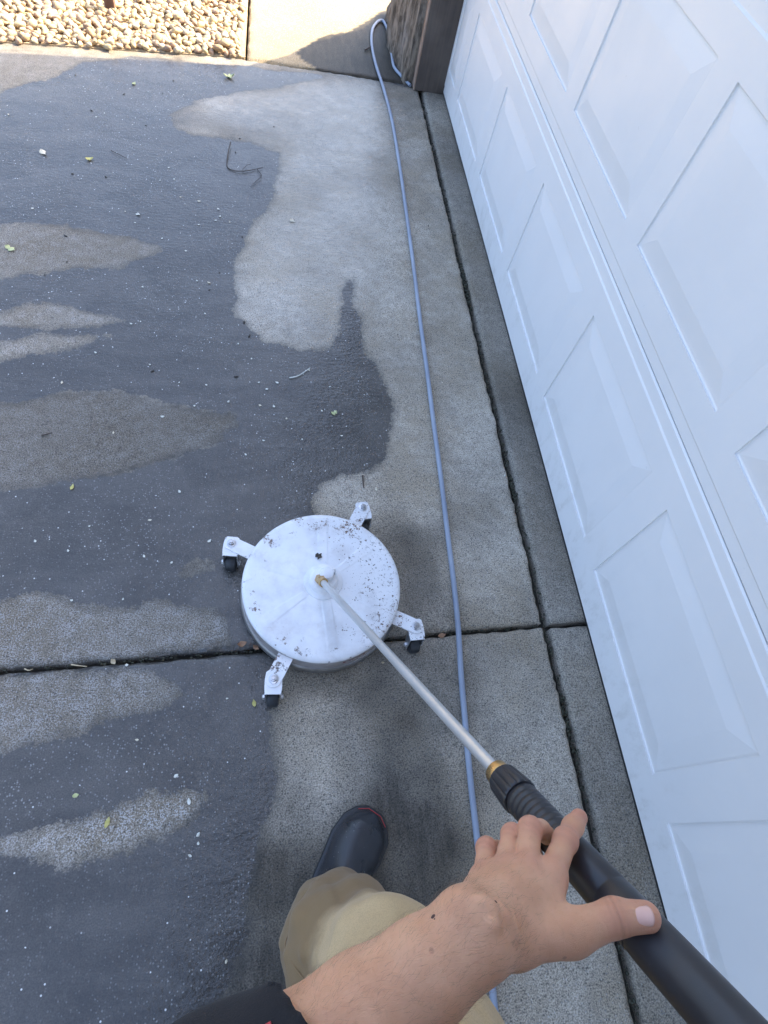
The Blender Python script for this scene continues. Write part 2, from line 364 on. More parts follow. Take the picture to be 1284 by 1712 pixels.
M['roof'] = simple('roof_shingle', (.10, .085, .075), (.16, .14, .12), .9, nscale=14, bump=.5, bscale=90, bdist=.006)
M['rubber'] = simple('black_rubber', (.012, .012, .013), (.022, .022, .024), .45, nscale=30, bump=.2, bscale=300)

YD0, YD1, YC = -1.36, 3.60, 3.775           # door opening, garage corner
garage = empty('garage', (2.5, 1.2, 0)); tag(garage, 'tan garage whose brown door post stands at the end of the white door', 'garage')
wall = []
def wbox(lo, hi):
    lo = np.array(lo, float); hi = np.array(hi, float); c = [(x, y, z) for x in (lo[0], hi[0]) for y in (lo[1], hi[1]) for z in (lo[2], hi[2])]
    b = len(wall_v); wall_v.extend(c); wall_f.extend([tuple(b + i for i in f) for f in ((0, 1, 3, 2), (4, 6, 7, 5), (0, 4, 5, 1), (2, 3, 7, 6), (0, 2, 6, 4), (1, 5, 7, 3))])
wall_v, wall_f = [], []
wbox((.98, YD1 + .03, -.1), (1.12, YC, 2.8)); wbox((.98, YD0 - 3.5, -.1), (1.12, YD0 - .03, 2.8)); wbox((.98, YD0 - .03, 2.2), (1.12, YD1 + .03, 2.8))
wbox((1.12, YC - .14, -.1), (7.0, YC, 2.8)); wbox((6.86, YD0 - 3.5, -.1), (7.0, YC - .14, 2.8))
wbox((1.12, YD0 - 3.5, -.1), (6.86, YD0 - 3.36, 2.8))
mob('wall', wall_v, wall_f, M['stucco'], garage)
post = bbox('door_post', (.772, 3.558, .004), (.948, 3.618, 2.26), M['wood'], garage, .004); post['label'] = 'dark brown painted post at the far end of the white door'
cb = bbox('skylit_strip', (.764, 3.560, .004), (.7715, 3.616, 2.26), simple('worn_skylit_wood', (.24, .16, .115), (.36, .26, .20), .75, nscale=8, bump=.4, bscale=60), garage, .002); cb['label'] = 'worn strip on the edge of the brown post, painted lighter as if sky-lit'  # added strip: sky light on this face painted in as paler, worn wood
bbox('door_post', (.772, -1.42, .004), (.948, -1.362, 2.26), M['wood'], garage, .004)
bbox('door_head', (.80, -1.36, 2.15), (.948, 3.556, 2.27), M['wood'], garage, .004)
rv = [(.42, YD0 - 3.9, 2.70), (4.0, YD0 - 3.9, 4.05), (7.6, YD0 - 3.9, 2.70), (.42, YC + .12, 2.70), (4.0, YC + .12, 4.05), (7.6, YC + .12, 2.70)]
rv += [(x, y, z + .13) for x, y, z in rv]
mob('roof', rv, [(0, 1, 4, 3), (1, 2, 5, 4), (6, 9, 10, 7), (7, 10, 11, 8), (0, 3, 9, 6), (2, 8, 11, 5), (0, 6, 7, 1), (1, 7, 8, 2), (3, 4, 10, 9), (4, 5, 11, 10)], M['roof'], garage)

# sectional door: four sections, each with a row of raised panels
door = empty('garage_door', (X_DOOR + .02, 1.1, 0)); tag(door, 'white garage door of raised panels along the right side of the drive', 'garage door')
PIT, PW, SH = .659, .552, .610
p_starts = [.050 + PIT * k for k in range(-2, 6)]
def recess_box(V, F, y0, y1, z0, z1, x): pass
def section_geo(z0, z1):
    V = []; F = []
    def quad(a, b, c, d): n = len(V); V.extend([a, b, c, d]); F.append((n, n + 1, n + 2, n + 3))
    ys = [YD0 + .002]
    holes = []
    for s in p_starts:
        a, b = max(s, YD0 + .06), min(s + PW, YD1 - .06)
        if b - a > .1: holes.append((a, b))
    zb, zt = z0 + .118, z1 - .116
    x = X_DOOR; xr = X_DOOR + .003          # the rails beside a joint sit a little back
    # bands of z with the face depth of each
    zs = [(z0 + .0015, xr + .004), (z0 + .006, xr), (z0 + .036, xr), (z0 + .041, x), (zb, x), (zt, x), (z1 - .042, x), (z1 - .037, xr), (z1 - .006, xr), (z1 - .0015, xr + .004)]
    yb = [YD0 + .002] + [q for h in holes for q in h] + [YD1 - .002]
    for (za, xa), (zc, xc) in zip(zs[:-1], zs[1:]):
        row = (za == zb)
        for i in range(len(yb) - 1):
            if row and i % 2 == 1: continue
            quad((xa, yb[i], za), (xa, yb[i + 1], za), (xc, yb[i + 1], zc), (xc, yb[i], zc))
    D = .0055
    for a, b in holes:
        quad((x, a, zb), (x, b, zb), (x + D, b, zb), (x + D, a, zb)); quad((x, a, zt), (x + D, a, zt), (x + D, b, zt), (x, b, zt))
        quad((x, a, zb), (x + D, a, zb), (x + D, a, zt), (x, a, zt)); quad((x, b, zb), (x, b, zt), (x + D, b, zt), (x + D, b, zb))
    xb = X_DOOR + .045; y0, y1 = yb[0], yb[-1]; zl, zh = zs[0][0], zs[-1][0]; xl = zs[0][1]
    quad((xb, y0, zl), (xb, y0, zh), (xb, y1, zh), (xb, y1, zl)); quad((xl, y0, zl), (xb, y0, zl), (xb, y1, zl), (xl, y1, zl))
    quad((xl, y0, zh), (xl, y1, zh), (xb, y1, zh), (xb, y0, zh)); quad((x, y0, zl), (x, y0, zh), (xb, y0, zh), (xb, y0, zl)); quad((x, y1, zl), (xb, y1, zl), (xb, y1, zh), (x, y1, zh))
    return V, F, holes, zb, zt
def panel_geo(wd, ht):
    "raised panel: quirk, sloping border, flat field; origin at the centre, faces -X"
    rings = [(0, .0050), (.004, .0062), (.009, .0050), (.014, .0046), (.056, -.0004), (.060, -.0009), (.066, -.0010)]
    V = []; F = []
    for ins, dx in rings:
        a, b = wd / 2 - ins, ht / 2 - ins
        V += [(dx, -a, -b), (dx, a, -b), (dx, a, b), (dx, -a, b)]
    for i in range(len(rings) - 1):
        for k in range(4): F.append((4 * i + k, 4 * i + (k + 1) % 4, 4 * i + 4 + (k + 1) % 4, 4 * i + 4 + k))
    n = 4 * (len(rings) - 1); F.append((n, n + 1, n + 2, n + 3)); return V, F
pm = {}
for s in range(4):
    z0 = .012 + (0 if s == 0 else SH * s - .012); z1 = SH * (s + 1)
    V, F, holes, zb, zt = section_geo(z0, z1)
    if s == 0: zb0, zt0 = zb, zt
    sec = fixn(mob('door_section', V, F, M['door'], door))
    for a, b in holes:
        key = (round(b - a, 3), round(zt - zb, 3))
        if key not in pm:
            V, F = panel_geo(b - a, zt - zb); o = mob('raised_panel', V, F, M['door'], None); fixn(o); pm[key] = o.data
        else: o = bpy.data.objects.new('raised_panel', pm[key]); COL.objects.link(o)
        o.parent = sec; o.location = Vector((X_DOOR, (a + b) / 2, (zb + zt) / 2)) - door.location
bbox('bottom_seal', (X_DOOR + .006, YD0 + .01, .0045), (X_DOOR + .04, YD1 - .01, .0118), M['rubber'], door)

# weathered boulder against the garage corner
def boulder():
    ny, na = 70, 40; V = []; ys = np.linspace(3.622, 4.62, ny)
    for i, y in enumerate(ys):
        t = (y - 3.622) / (4.62 - 3.622)
        h = np.interp(t, [0, .12, .25, .42, .6, .8, 1], [.92, .88, .66, .46, .24, .14, .01]); xw = np.interp(t, [0, .25, .5, .85, 1], [.20, .26, .27, .22, .03])
        for k in range(na + 1):
            a = math.pi * k / na; ca, sa = math.cos(a), math.sin(a)
            sx = -np.sign(ca) * abs(ca) ** .55; sz = abs(sa) ** .55
            V.append((.93 + sx * xw * (1 if sx < 0 else 1.4), y, -.02 + h * sz))
    V = np.array(V); q = V * np.array([1, 1, .45])
    n = vnoise(q, 7) * .055 + vnoise(q, 18) * .034 + np.abs(vnoise(q, 34)) * .03
    c = np.c_[np.full(len(V), .93), V[:, 1], np.full(len(V), .1)]; dr = V - c; dr /= np.linalg.norm(dr, axis=1)[:, None] + 1e-6
    V = V + dr * n[:, None] * np.clip((V[:, 1:2] - 3.62) / .03, 0, 1); V[:, 2] = np.maximum(V[:, 2], -.03)
    F = [(i * (na + 1) + k, i * (na + 1) + k + 1, (i + 1) * (na + 1) + k + 1, (i + 1) * (na + 1) + k) for i in range(ny - 1) for k in range(na)]
    F.append(tuple(range(na + 1))[::-1]); F.append(tuple((ny - 1) * (na + 1) + k for k in range(na + 1)))
    o = mob('boulder', V, F, M['rock'], None, True, origin=(.93, 4.0, 0)); fixn(o)
    tag(o, 'rough brown weathered rock against the dark door post', 'rock')
boulder()

# ---- gravel bed
def stone_mat():
    t = NT('river_gravel'); p = t.coord(); r = t.rnd(); ra = t.n("ShaderNodeValToRGB"); t.put(ra.inputs[0], r); e = ra.color_ramp.elements
    cols = [(0, (0.436, 0.310, 0.145)), (.18, (0.488, 0.383, 0.218)), (.34, (0.330, 0.191, 0.086)), (.5, (0.502, 0.436, 0.304)), (.62, (0.396, 0.244, 0.145)), (.75, (0.277, 0.185, 0.125)), (.86, (0.502, 0.376, 0.172)), (1, (0.449, 0.356, 0.264))]
    e[0].position, e[0].color = cols[0][0], (*cols[0][1], 1); e[1].position, e[1].color = 1, (*cols[-1][1], 1)
    for ps, c in cols[1:-1]: x = e.new(ps); x.color = (*c, 1)
    n = t.noise(p, 60, 5, .6); t.set(Base_Color=t.mix(t.ramp(n, .35, .7, 0, .4), ra.outputs[0], (0.264, 0.198, 0.132)), Roughness=.75, Normal=t.bump(n, .3, .002)); return t.m
M['gravel'] = stone_mat()
def grav_edge(X): return 3.405 + .185 * (X + 1.28)
bed_v = []; xs = np.linspace(-5, -.15, 24); 
for x in xs: bed_v += [(x, max(grav_edge(x) + .02, 2.7), .006), (x, 8.0, .006), (x, max(grav_edge(x) + .02, 2.7), -.11), (x, 8.0, -.11)]
bf = []
for i in range(len(xs) - 1):
    a = 4 * i; b = a + 4; bf += [(a, b, b + 1, a + 1), (a, a + 2, b + 2, b), (a + 1, b + 1, b + 3, a + 3)]
n_ = 4 * (len(xs) - 1); bf += [(0, 1, 3, 2), (n_, n_ + 2, n_ + 3, n_ + 1)]
M['gravelbase'] = simple('gravel_fines', (.30, .22, .13), (.42, .32, .2), .95, nscale=50, bump=.8, bscale=120, bdist=.008)
bed = mob('gravel_bed', bed_v, bf, M['gravelbase']); fixn(bed); tag(bed, kind='structure')
pebs = []
for k in range(8):
    bm = bmesh.new(); bmesh.ops.create_icosphere(bm, subdivisions=2, radius=1)
    co = np.array([v.co for v in bm.verts]); s = np.array([1, random.uniform(.58, .85), random.uniform(.4, .6)])
    dd = 1 + .75 * vnoise(co, 1.1, k * 7.3 + 20) + .45 * vnoise(co, 2.6, k * 3.1 + 40)
    for v, m_ in zip(bm.verts, dd): v.co = Vector(np.array(v.co) * m_ * s)
    for f in bm.faces: f.smooth = True
    me = bpy.data.meshes.new('stone'); bm.to_mesh(me); bm.free(); me.materials.append(M['gravel']); pebs.append(me)
spots = []
gx = -1.75
while gx < -.155:
    gy = grav_edge(gx)
    while gy < 5.3:
        x, y = gx + random.uniform(-.011, .011), gy + random.uniform(-.011, .011)
        if y > grav_edge(x) + .012 and x < -.163: spots.append((x, y))
        gy += .034
    gx += .034
spots.sort(key=lambda q: math.hypot(q[0] - .1, q[1]) + (5 if q[0] < -1.34 else 0))
allv, allf = [], []
for i, (x, y) in enumerate(spots):
    s = random.uniform(.016, .027) * (1.25 if random.random() < .12 else 1); me = random.choice(pebs)
    mt = Matrix.LocRotScale(Vector((x, y, .006 + s * random.uniform(.25, .75))), Vector((random.gauss(0, .35), random.gauss(0, .35), random.uniform(0, 6.3))).to_tuple() and __import__('mathutils').Euler((random.gauss(0, .35), random.gauss(0, .35), random.uniform(0, 6.3))), Vector((s, s, s)))
    if i < 300:
        o = bpy.data.objects.new('stone', me); COL.objects.link(o); o.parent = bed; o.matrix_local = mt
    else:
        b = len(allv); allv += [tuple(mt @ v.co) for v in me.vertices]; allf += [tuple(b + q for q in p.vertices) for p in me.polygons]
def stone_mat2():
    m = M['gravel'].copy(); m.name = 'river_gravel_far'; nt = m.node_tree; ob = [n for n in nt.nodes if n.type == 'OBJECT_INFO'][0]
    ge = nt.nodes.new("ShaderNodeNewGeometry"); l = ob.outputs['Random'].links[0]; to = l.to_socket; nt.links.new(ge.outputs['Random Per Island'], to); return m
far_st = mob('gravel_stones', allv, allf, stone_mat2(), bed, True); far_st["kind"] = "stuff"
# short olive stake standing in the gravel
c = gp(187, 22); M['olive'] = simple('olive_plastic', (.30, .29, .09), (.36, .33, .12), .5, nscale=30)
st = empty('garden_stake', (c[0], c[1], 0)); tag(st, 'short square yellow-green stake standing in the sunlit gravel', 'stake')
bbox('shaft', (c[0] - .024, c[1] - .02, -.02), (c[0] + .024, c[1] + .02, .10), simple('dark_stake', (.10, .05, .03), (.14, .07, .045), .8), st, .003)
bbox('cap', (c[0] - .030, c[1] - .026, .1005), (c[0] + .030, c[1] + .026, .118), M['olive'], st, .004)

# ------------------------------------------------------------------ surface cleaner
def chipped_white():
    t = NT('chipped_white_enamel'); p = t.coord(); 
    cl = t.noise(p, 9, 3, .55); fine = t.noise(p, 130, 3, .6); fine2 = t.noise(p, 60, 4, .7)
    # chips gather on the door side of the deck and along the far rim
    xyz = t.n("ShaderNodeSeparateXYZ"); t.put(xyz.inputs[0], p)
    side = t.ramp(t.math('ADD', xyz.outputs[0], t.math('MULTIPLY', xyz.outputs[1], .25)), -.06, .15, 0, .11)
    thr = t.math('SUBTRACT', .755, side); thr = t.math('SUBTRACT', thr, t.ramp(cl, .5, .75, 0, .10))
    fl = t.noise(t.mapping(p, (1.0, 1.9, 1), (0, 0, .7)), 85, 4, .7, 1.2)
    chip = t.ramp(t.math('SUBTRACT', t.math('MAXIMUM', fine, t.math('MAXIMUM', t.math('ADD', fl, .012), t.math('SUBTRACT', fine2, .0))), thr), 0, .02)
    r2 = t.n("ShaderNodeVectorMath", operation='LENGTH'); t.put(r2.inputs[0], p)
    rimz = t.math('MULTIPLY', t.ramp(r2.outputs['Value'], .185, .212), t.ramp(t.noise(p, 26, 4, .7), .54, .64)); chip = t.math('MAXIMUM', chip, t.math('MULTIPLY', rimz, t.ramp(fine2, .50, .56)))
    scr = t.math('MULTIPLY', t.ramp(t.noise(t.mapping(p, (1, 22, 1), (0, 0, .5)), 16, 3, .6), .70, .74), .35)
    dust = t.ramp(t.noise(p, 14, 5, .65), .42, .72, 0, .5)
    c = t.mix(t.ramp(cl, .3, .7), (.80, .79, .79), (.73, .73, .74)); c = t.mix(dust, c, (.50, .47, .46)); c = t.mix(scr, c, (.40, .37, .36)); c = t.mix(t.ramp(t.noise(p, 34, 4, .7), .60, .72, 0, .14), c, (.42, .33, .26)); c = t.mix(chip, c, t.mix(t.ramp(cl, .4, .6), (.065, .05, .045), (.16, .10, .07)))
    t.set(Base_Color=c, Roughness=t.ramp(cl, .3, .7, .28, .45), Normal=t.bump(t.math('ADD', t.math('MULTIPLY', chip, -1.), t.math('MULTIPLY', t.noise(p, 22, 3), 1.2)), .35, .0012), Metallic=0.0)
    t.set(Coat_Weight=.3, Coat_Roughness=.2); return t.m
M['enamel'] = chipped_white()
M['steel'] = simple('dull_steel', (.46, .46, .47), (.36, .35, .35), .38, 1.0, nscale=40, bump=.15)
M['sidesteel'] = simple('grimy_enamel', (.50, .46, .44), (.30, .27, .26), .45, .3, nscale=18, bump=.2, bscale=120)
M['zinc'] = simple('galvanised_steel', (.62, .63, .64), (.50, .51, .53), .32, .85, nscale=50)
M['brass'] = simple('brass', (.62, .42, .20), (.50, .33, .15), .32, 1.0, nscale=60)
M['tyre'] = simple('caster_tyre', (.014, .015, .017), (.03, .032, .036), .5, nscale=40)
CC = np.array([.137, .588, 0.]); R0 = .215
cl = empty('surface_cleaner', CC); tag(cl, 'round white flat surface cleaner with chipped paint on four casters', 'surface cleaner')
def deck():
    nr, na = 46, 360; V = []; F = []; D2R = math.pi / 180
    rs = np.concatenate([np.linspace(.004, .188, 34), [.193, .198, .203, .207, .2102, .2125, .214, .2148]])
    zz = np.concatenate([np.zeros(34), [-.0002, -.0006, -.0014, -.0028, -.0046, -.0068, -.0095, -.0125]])
    ribs = [88, 38, 160, 214, 276, 322]
    for i, r in enumerate(rs):
        for k in range(na):
            a = 2 * math.pi * k / na; z = .1085 + zz[i] + .008 * (1 - min(r / .19, 1)) ** 1.2
            if .055 < r < .186:
                e = min((r - .055) / .012, (.186 - r) / .012, 1)
                for j, b in enumerate(ribs):
                    da = abs((a / D2R - b + 180) % 360 - 180) * D2R * r
                    wd = .006 + .012 * (r / .19) if j % 2 else .013 + .002 * (r / .19)
                    z += .0010 * e * np.clip((wd - da) / .0022, 0, 1)
            z -= .0006 * math.sin(5 * a + 9 * r * 5)
            V.append(CC + np.array([r * math.cos(a), r * math.sin(a), z]))
    m = len(rs)
    for i in range(m - 1):
        for k in range(na): F.append((i * na + k, i * na + (k + 1) % na, (i + 1) * na + (k + 1) % na, (i + 1) * na + k))
    F.append(tuple(range(na)))
    o = mob('deck', V, F, M['enamel'], cl, True); fixn(o); return o
dk = deck()
lathe('side_wall', [(.0472, .2146), (.0475, .2150), (.094, .2151), (.0957, .2147)], CC, (0, 0, 1), M['sidesteel'], cl, 128, 50, caps=False)
lip = [(.030, .2156), (.034, .2195), (.038, .2215), (.042, .2205), (.0465, .2170), (.0500, .2157)]
lathe('rim_band', [(.018, .212), (.018, .2175), (.022, .2205), (.026, .2205), (.030, .2185), (.033, .2205), (.038, .2215), (.043, .2195), (.0470, .2162), (.047, .2135)], CC, (0, 0, 1), M['steel'], cl, 128, 50, caps=False)
tube('brush_skirt', [CC + np.array([0, 0, .005]), CC + np.array([0, 0, .018])], [.207, .210], M['rubber'], cl, 96)
# hub with swivel
HT = .1165
hub = lathe('hub', [(HT - .003, .052), (HT + .001, .051), (HT + .003, .046), (HT + .006, .040), (HT + .020, .036), (HT + .024, .033), (HT + .026, .028)], CC, (0, 0, 1), M['enamel'], cl, 48, 30)
lathe('swivel_cap', [(HT + .026, .019), (HT + .046, .0185), (HT + .050, .016), (HT + .051, .012)], CC + np.array([.006, .004, 0]), (0, 0, 1), M['enamel'], hub, 32, 30)
# lance axis
LA = np.array([.128, .575, HT + .040]); LB = dp(830, 1290, .716); LD = (LB - LA); LLEN = np.linalg.norm(LD); LD = LD / LLEN
lathe('elbow_nut', [(-.016, .0125), (-.015, .0145), (.006, .0145), (.007, .0125)], LA, LD, M['brass'], hub, 6, 20)
lathe('elbow_nut', [(.0085, .0108), (.010, .0125), (.022, .0125), (.0235, .0105)], LA, LD, M['brass'], hub, 24, 20)
bbox('bleed_tab', tuple(CC + np.array([.022, .006, HT + .026])), tuple(CC + np.array([.030, .018, HT + .044])), M['zinc'], hub, .002)
# arms and casters
def caster(ang, wheel_dir):
    u = np.array([math.cos(ang), math.sin(ang), 0]); s = np.array([-u[1], u[0], 0]); V = []; F = []
    # bracket arm: bent flat bar with rounded end
    out = [(.175, -.020), (.262, -.020)] + [(.278 + .020 * math.cos(b), .020 * math.sin(b)) for b in np.linspace(-1.2, 1.2, 9)] + [(.262, .020), (.175, .020)]
    z0, z1 = .084, .0885
    for z in (z0, z1):
        for r, q in out:
            zz = z
            V.append(CC + u * r + s * q + np.array([0, 0, zz]))
    n = len(out); F = [tuple(range(n))[::-1], tuple(range(n, 2 * n))] + [(i, (i + 1) % n, n + (i + 1) % n, n + i) for i in range(n)]
    br = autosmooth(mob('bracket', V, F, M['enamel'], cl), 40)
    pv = CC + u * .278
    lathe('washer', [(.0886, .0125), (.0900, .0125), (.0905, .011)], pv, (0, 0, 1), M['zinc'], br, 24)
    lathe('bolt', [(.0905, .0085), (.0970, .0085), (.0975, .0075), (.0976, .0048), (.1005, .0048), (.1010, .004)], pv, (0, 0, 1), M['steel'], br, 6, 20)
    # swivel caster: top plate and fork hanging towards wheel_dir
    wdv = np.array([wheel_dir[0], wheel_dir[1], 0.]); wdv /= np.linalg.norm(wdv); sx = np.array([-wdv[1], wdv[0], 0])
    V = []
    prof = [(-.022, 0.014), (-.018, .019), (0, .0215), (.020, .0215), (.030, .0205), (.036, .018)]
    for z in (.0800, .0838):
        for r, q in prof: V.append(pv + wdv * r + sx * q + np.array([0, 0, z]))
        for r, q in prof[::-1]: V.append(pv + wdv * r - sx * q + np.array([0, 0, z]))
    n = 12; F = [tuple(range(n))[::-1], tuple(range(n, 2 * n))] + [(i, (i + 1) % n, n + (i + 1) % n, n + i) for i in range(n)]
    cs = autosmooth(mob('caster', V, F, M['enamel'], cl), 40)
    wc = pv + wdv * .030 + np.array([0, 0, .0265])
    for sg in (-1, 1):
        a = [pv + wdv * .004 + sx * sg * .0205 + np.array([0, 0, .0798]), pv + wdv * .036 + sx * sg * .0205 + np.array([0, 0, .0798]), wc + wdv * .010 + sx * sg * .0205 + np.array([0, 0, -.010]), wc - wdv * .010 + sx * sg * .0205 + np.array([0, 0, -.010])]
        V = a + [q - sx * sg * .0028 for q in a]
        autosmooth(mob('fork_leg', V, [(0, 1, 2, 3), (7, 6, 5, 4), (0, 4, 5, 1), (1, 5, 6, 2), (2, 6, 7, 3), (3, 7, 4, 0)], M['zinc'], cs), 40)
        lathe('axle_nut', [(.0206, .0075), (.0255, .0070), (.0275, .004)], wc, sx * sg, M['zinc'], cs, 6, 20)
    lathe('wheel', [(-.0145, .012), (-.0150, .020), (-.0125, .0245), (-.006, .0265), (.006, .0265), (.0125, .0245), (.0150, .020), (.0145, .012)], wc, sx, M['tyre'], cs, 32, 30)
for ang, wd in ((62, (.15, -1)), (152, (-.1, -1)), (-26.5, (0.05, -1)), (242, (-.05, -1))): caster(rad(ang), wd)
# small maker's sticker on the rim
V = []; F = []
for i in range(13):
    a = rad(-78 + 17 * i / 12)
    for z in (.071, .087): V.append(CC + np.array([.2158 * math.cos(a), .2158 * math.sin(a), z]))
for i in range(12): F.append((2 * i, 2 * i + 2, 2 * i + 3, 2 * i + 1))
mob('sticker', V, F, simple('sticker_maroon', (.14, .035, .04), (.20, .06, .06), .4), cl)
V = []; F = []
for j, (a0, a1, z) in enumerate(((-76, -73, .079), (-72.4, -71, .078), (-70.4, -67.5, .0795), (-67, -65.5, .078), (-65, -62.6, .079))):
    b = len(V)
    for a in (rad(a0), rad(a1)):
        for q in (-.0035, .0035): V.append(CC + np.array([.2162 * math.cos(a), .2162 * math.sin(a), z + q]))
    F.append((b, b + 2, b + 3, b + 1))
mob('sticker_lettering', V, F, M['enamel'], cl)

# ------------------------------------------------------------------ spray lance
M['tubewhite'] = simple('satin_tube', (.62, .61, .59), (.54, .53, .51), .30, .45, nscale=12, rvar=.02)
def black_plastic():
    t = NT('black_plastic'); p = t.coord(); n = t.noise(p, 18, 5, .6); sc = t.ramp(t.noise(t.mapping(p, (1, 1, .3)), 220, 2), .72, .8, 0, .25)
    t.set(Base_Color=t.mix(sc, t.mix(t.ramp(n, .3, .7), (.020, .019, .021), (.036, .033, .035)), (.14, .13, .12)), Roughness=t.ramp(n, .3, .7, .34, .55), Normal=t.bump(t.noise(p, 900, 2), .15, .0004)); return t.m
M['blackp'] = black_plastic()
ln = empty('spray_lance', LB); tag(ln, 'pressure washer lance, pale tube into a black ribbed grip held by the hand', 'spray lance')
def L(t): return LB + LD * t
tp = [LA + LD * (.024 + (LLEN - .024) * k / 3) for k in range(4)]
tube('lance_tube', tp, .0083, M['tubewhite'], ln, 20)
lathe('brass_collar', [(-.002, .0085), (-.001, .0150), (.006, .0160), (.012, .0162), (.014, .0155)], LB, LD, M['brass'], ln, 28, 30)
# coupling nut with flutes
V = []; F = []; t_, n_, b_ = frame_of(LD); seg = 96
for h, r, fl in ((.0125, .0150, 0), (.0135, .0185, .3), (.017, .0200, 1), (.042, .0222, 1), (.050, .0228, 1), (.052, .0215, .2), (.0525, .017, 0)):
    for k in range(seg):
        a = 2 * math.pi * k / seg; rr = r - fl * .0016 * max(0, math.cos(12 * a)) ** 3
        V.append(LB + t_ * h + rr * (math.cos(a) * n_ + math.sin(a) * b_))
for i in range(6):
    for k in range(seg): F.append((i * seg + k, i * seg + (k + 1) % seg, (i + 1) * seg + (k + 1) % seg, (i + 1) * seg + k))
F += [tuple(range(seg)), tuple(6 * seg + k for k in range(seg))]
autosmooth(mob('coupling_nut', V, F, M['blackp'], ln), 35)
prof = [(.0527, .0195)]
for k in range(10):                                   # ribbed part of the grip
    h = .0545 + k * .0082
    prof += [(h, .0196), (h + .0025, .0206), (h + .005, .0206), (h + .0075, .0195)]
prof += [(.140, .0200), (.150, .0206), (.195, .0212), (.1965, .0204), (.1985, .0204), (.200, .0212), (.235, .0220)]
lathe('grip', prof, LB, LD, M['blackp'], ln, 48, 50)
lathe('body', [(.2352, .0215), (.245, .0222), (.30, .0225), (.38, .0225), (.46, .021), (.50, .018), (.505, .012)], LB, LD, M['blackp'], ln, 40, 40)
# trigger grip at the tail of the gun
gb = L(.47); gd = np.array([.10, -.30, -.95]); gd /= np.linalg.norm(gd)
tube('trigger_grip', [gb + gd * k for k in (0, .03, .07, .115, .135)], [.018, .0175, .017, .018, .016], M['blackp'], ln, 20)
tube('trigger', [gb - LD * .03 + gd * .014, gb - LD * .034 + gd * .05, gb - LD * .022 + gd * .09], [.005, .0055, .005], M['blackp'], ln, 10)

# ------------------------------------------------------------------ hose
hc = [(655, 92), (653, 72), (648, 50), (640, 35), (630, 38), (622, 52), (622, 78), (629, 110), (642, 150), (655, 200), (667, 270), (680, 360), (692, 450), (703, 540), (714, 620), (724, 700), (736, 790), (748, 890), (758, 970), (766, 1050), (771, 1130), (778, 1210), (785, 1290), (795, 1380), (803, 1450), (811, 1530), (819, 1610), (827, 1690), (840, 1800), (850, 1900)]
hp = spline([gp(u, v, .0095) for u, v in hc], 6); hp[:, 2] = .0098
h0 = hp[0].copy(); e0 = spline([h0 + np.array([.02, -.40, .0]), h0 + np.array([.004, -.25, .0]), h0 + np.array([-.012, -.12, 0]), h0], 6)[:-1]
e0 = spline([gp(686, 143, .0098), gp(672, 128, .0098), gp(659, 112, .0098), gp(655, 92, .0098)], 6)[:-1]
hp = np.vstack([e0, hp]); hp[:, 2] = .0098
ho = tube('garden_hose', hp - 0, .0082, simple('blue_grey_hose', (.22, .25, .315), (.30, .335, .40), .42, nscale=6), None, 14)
tag(ho, 'blue-grey hose running along the drive beside the door', 'hose')

# ------------------------------------------------------------------ implicit surfaces for the person
def smin(a, b, k):
    h = np.clip(.5 + .5 * (b - a) / k, 0, 1); return b + (a - b) * h - k * h * (1 - h)
def rc(p, a, b, ra, rb):
    a = np.asarray(a); b = np.asarray(b); e = b - a; t = np.clip(((p - a) @ e) / (e @ e), 0, 1)
    return np.linalg.norm(p - a - t[:, None] * e, axis=1) - (ra + (rb - ra) * t)
def chain(p, pts, rads, k=.01):
    d = None
    for i in range(len(pts) - 1):
        q = rc(p, pts[i], pts[i + 1], rads[i], rads[i + 1]); d = q if d is None else smin(d, q, k)
    return d
def ell(p, c, M3, r):
    "ellipsoid with axes in the rows of M3"
    q = (p - np.asarray(c)) @ np.asarray(M3).T / np.asarray(r); n = np.linalg.norm(q, axis=1); return (n - 1) * min(r) * (1 + .4 * np.clip(n - 1, 0, 1))
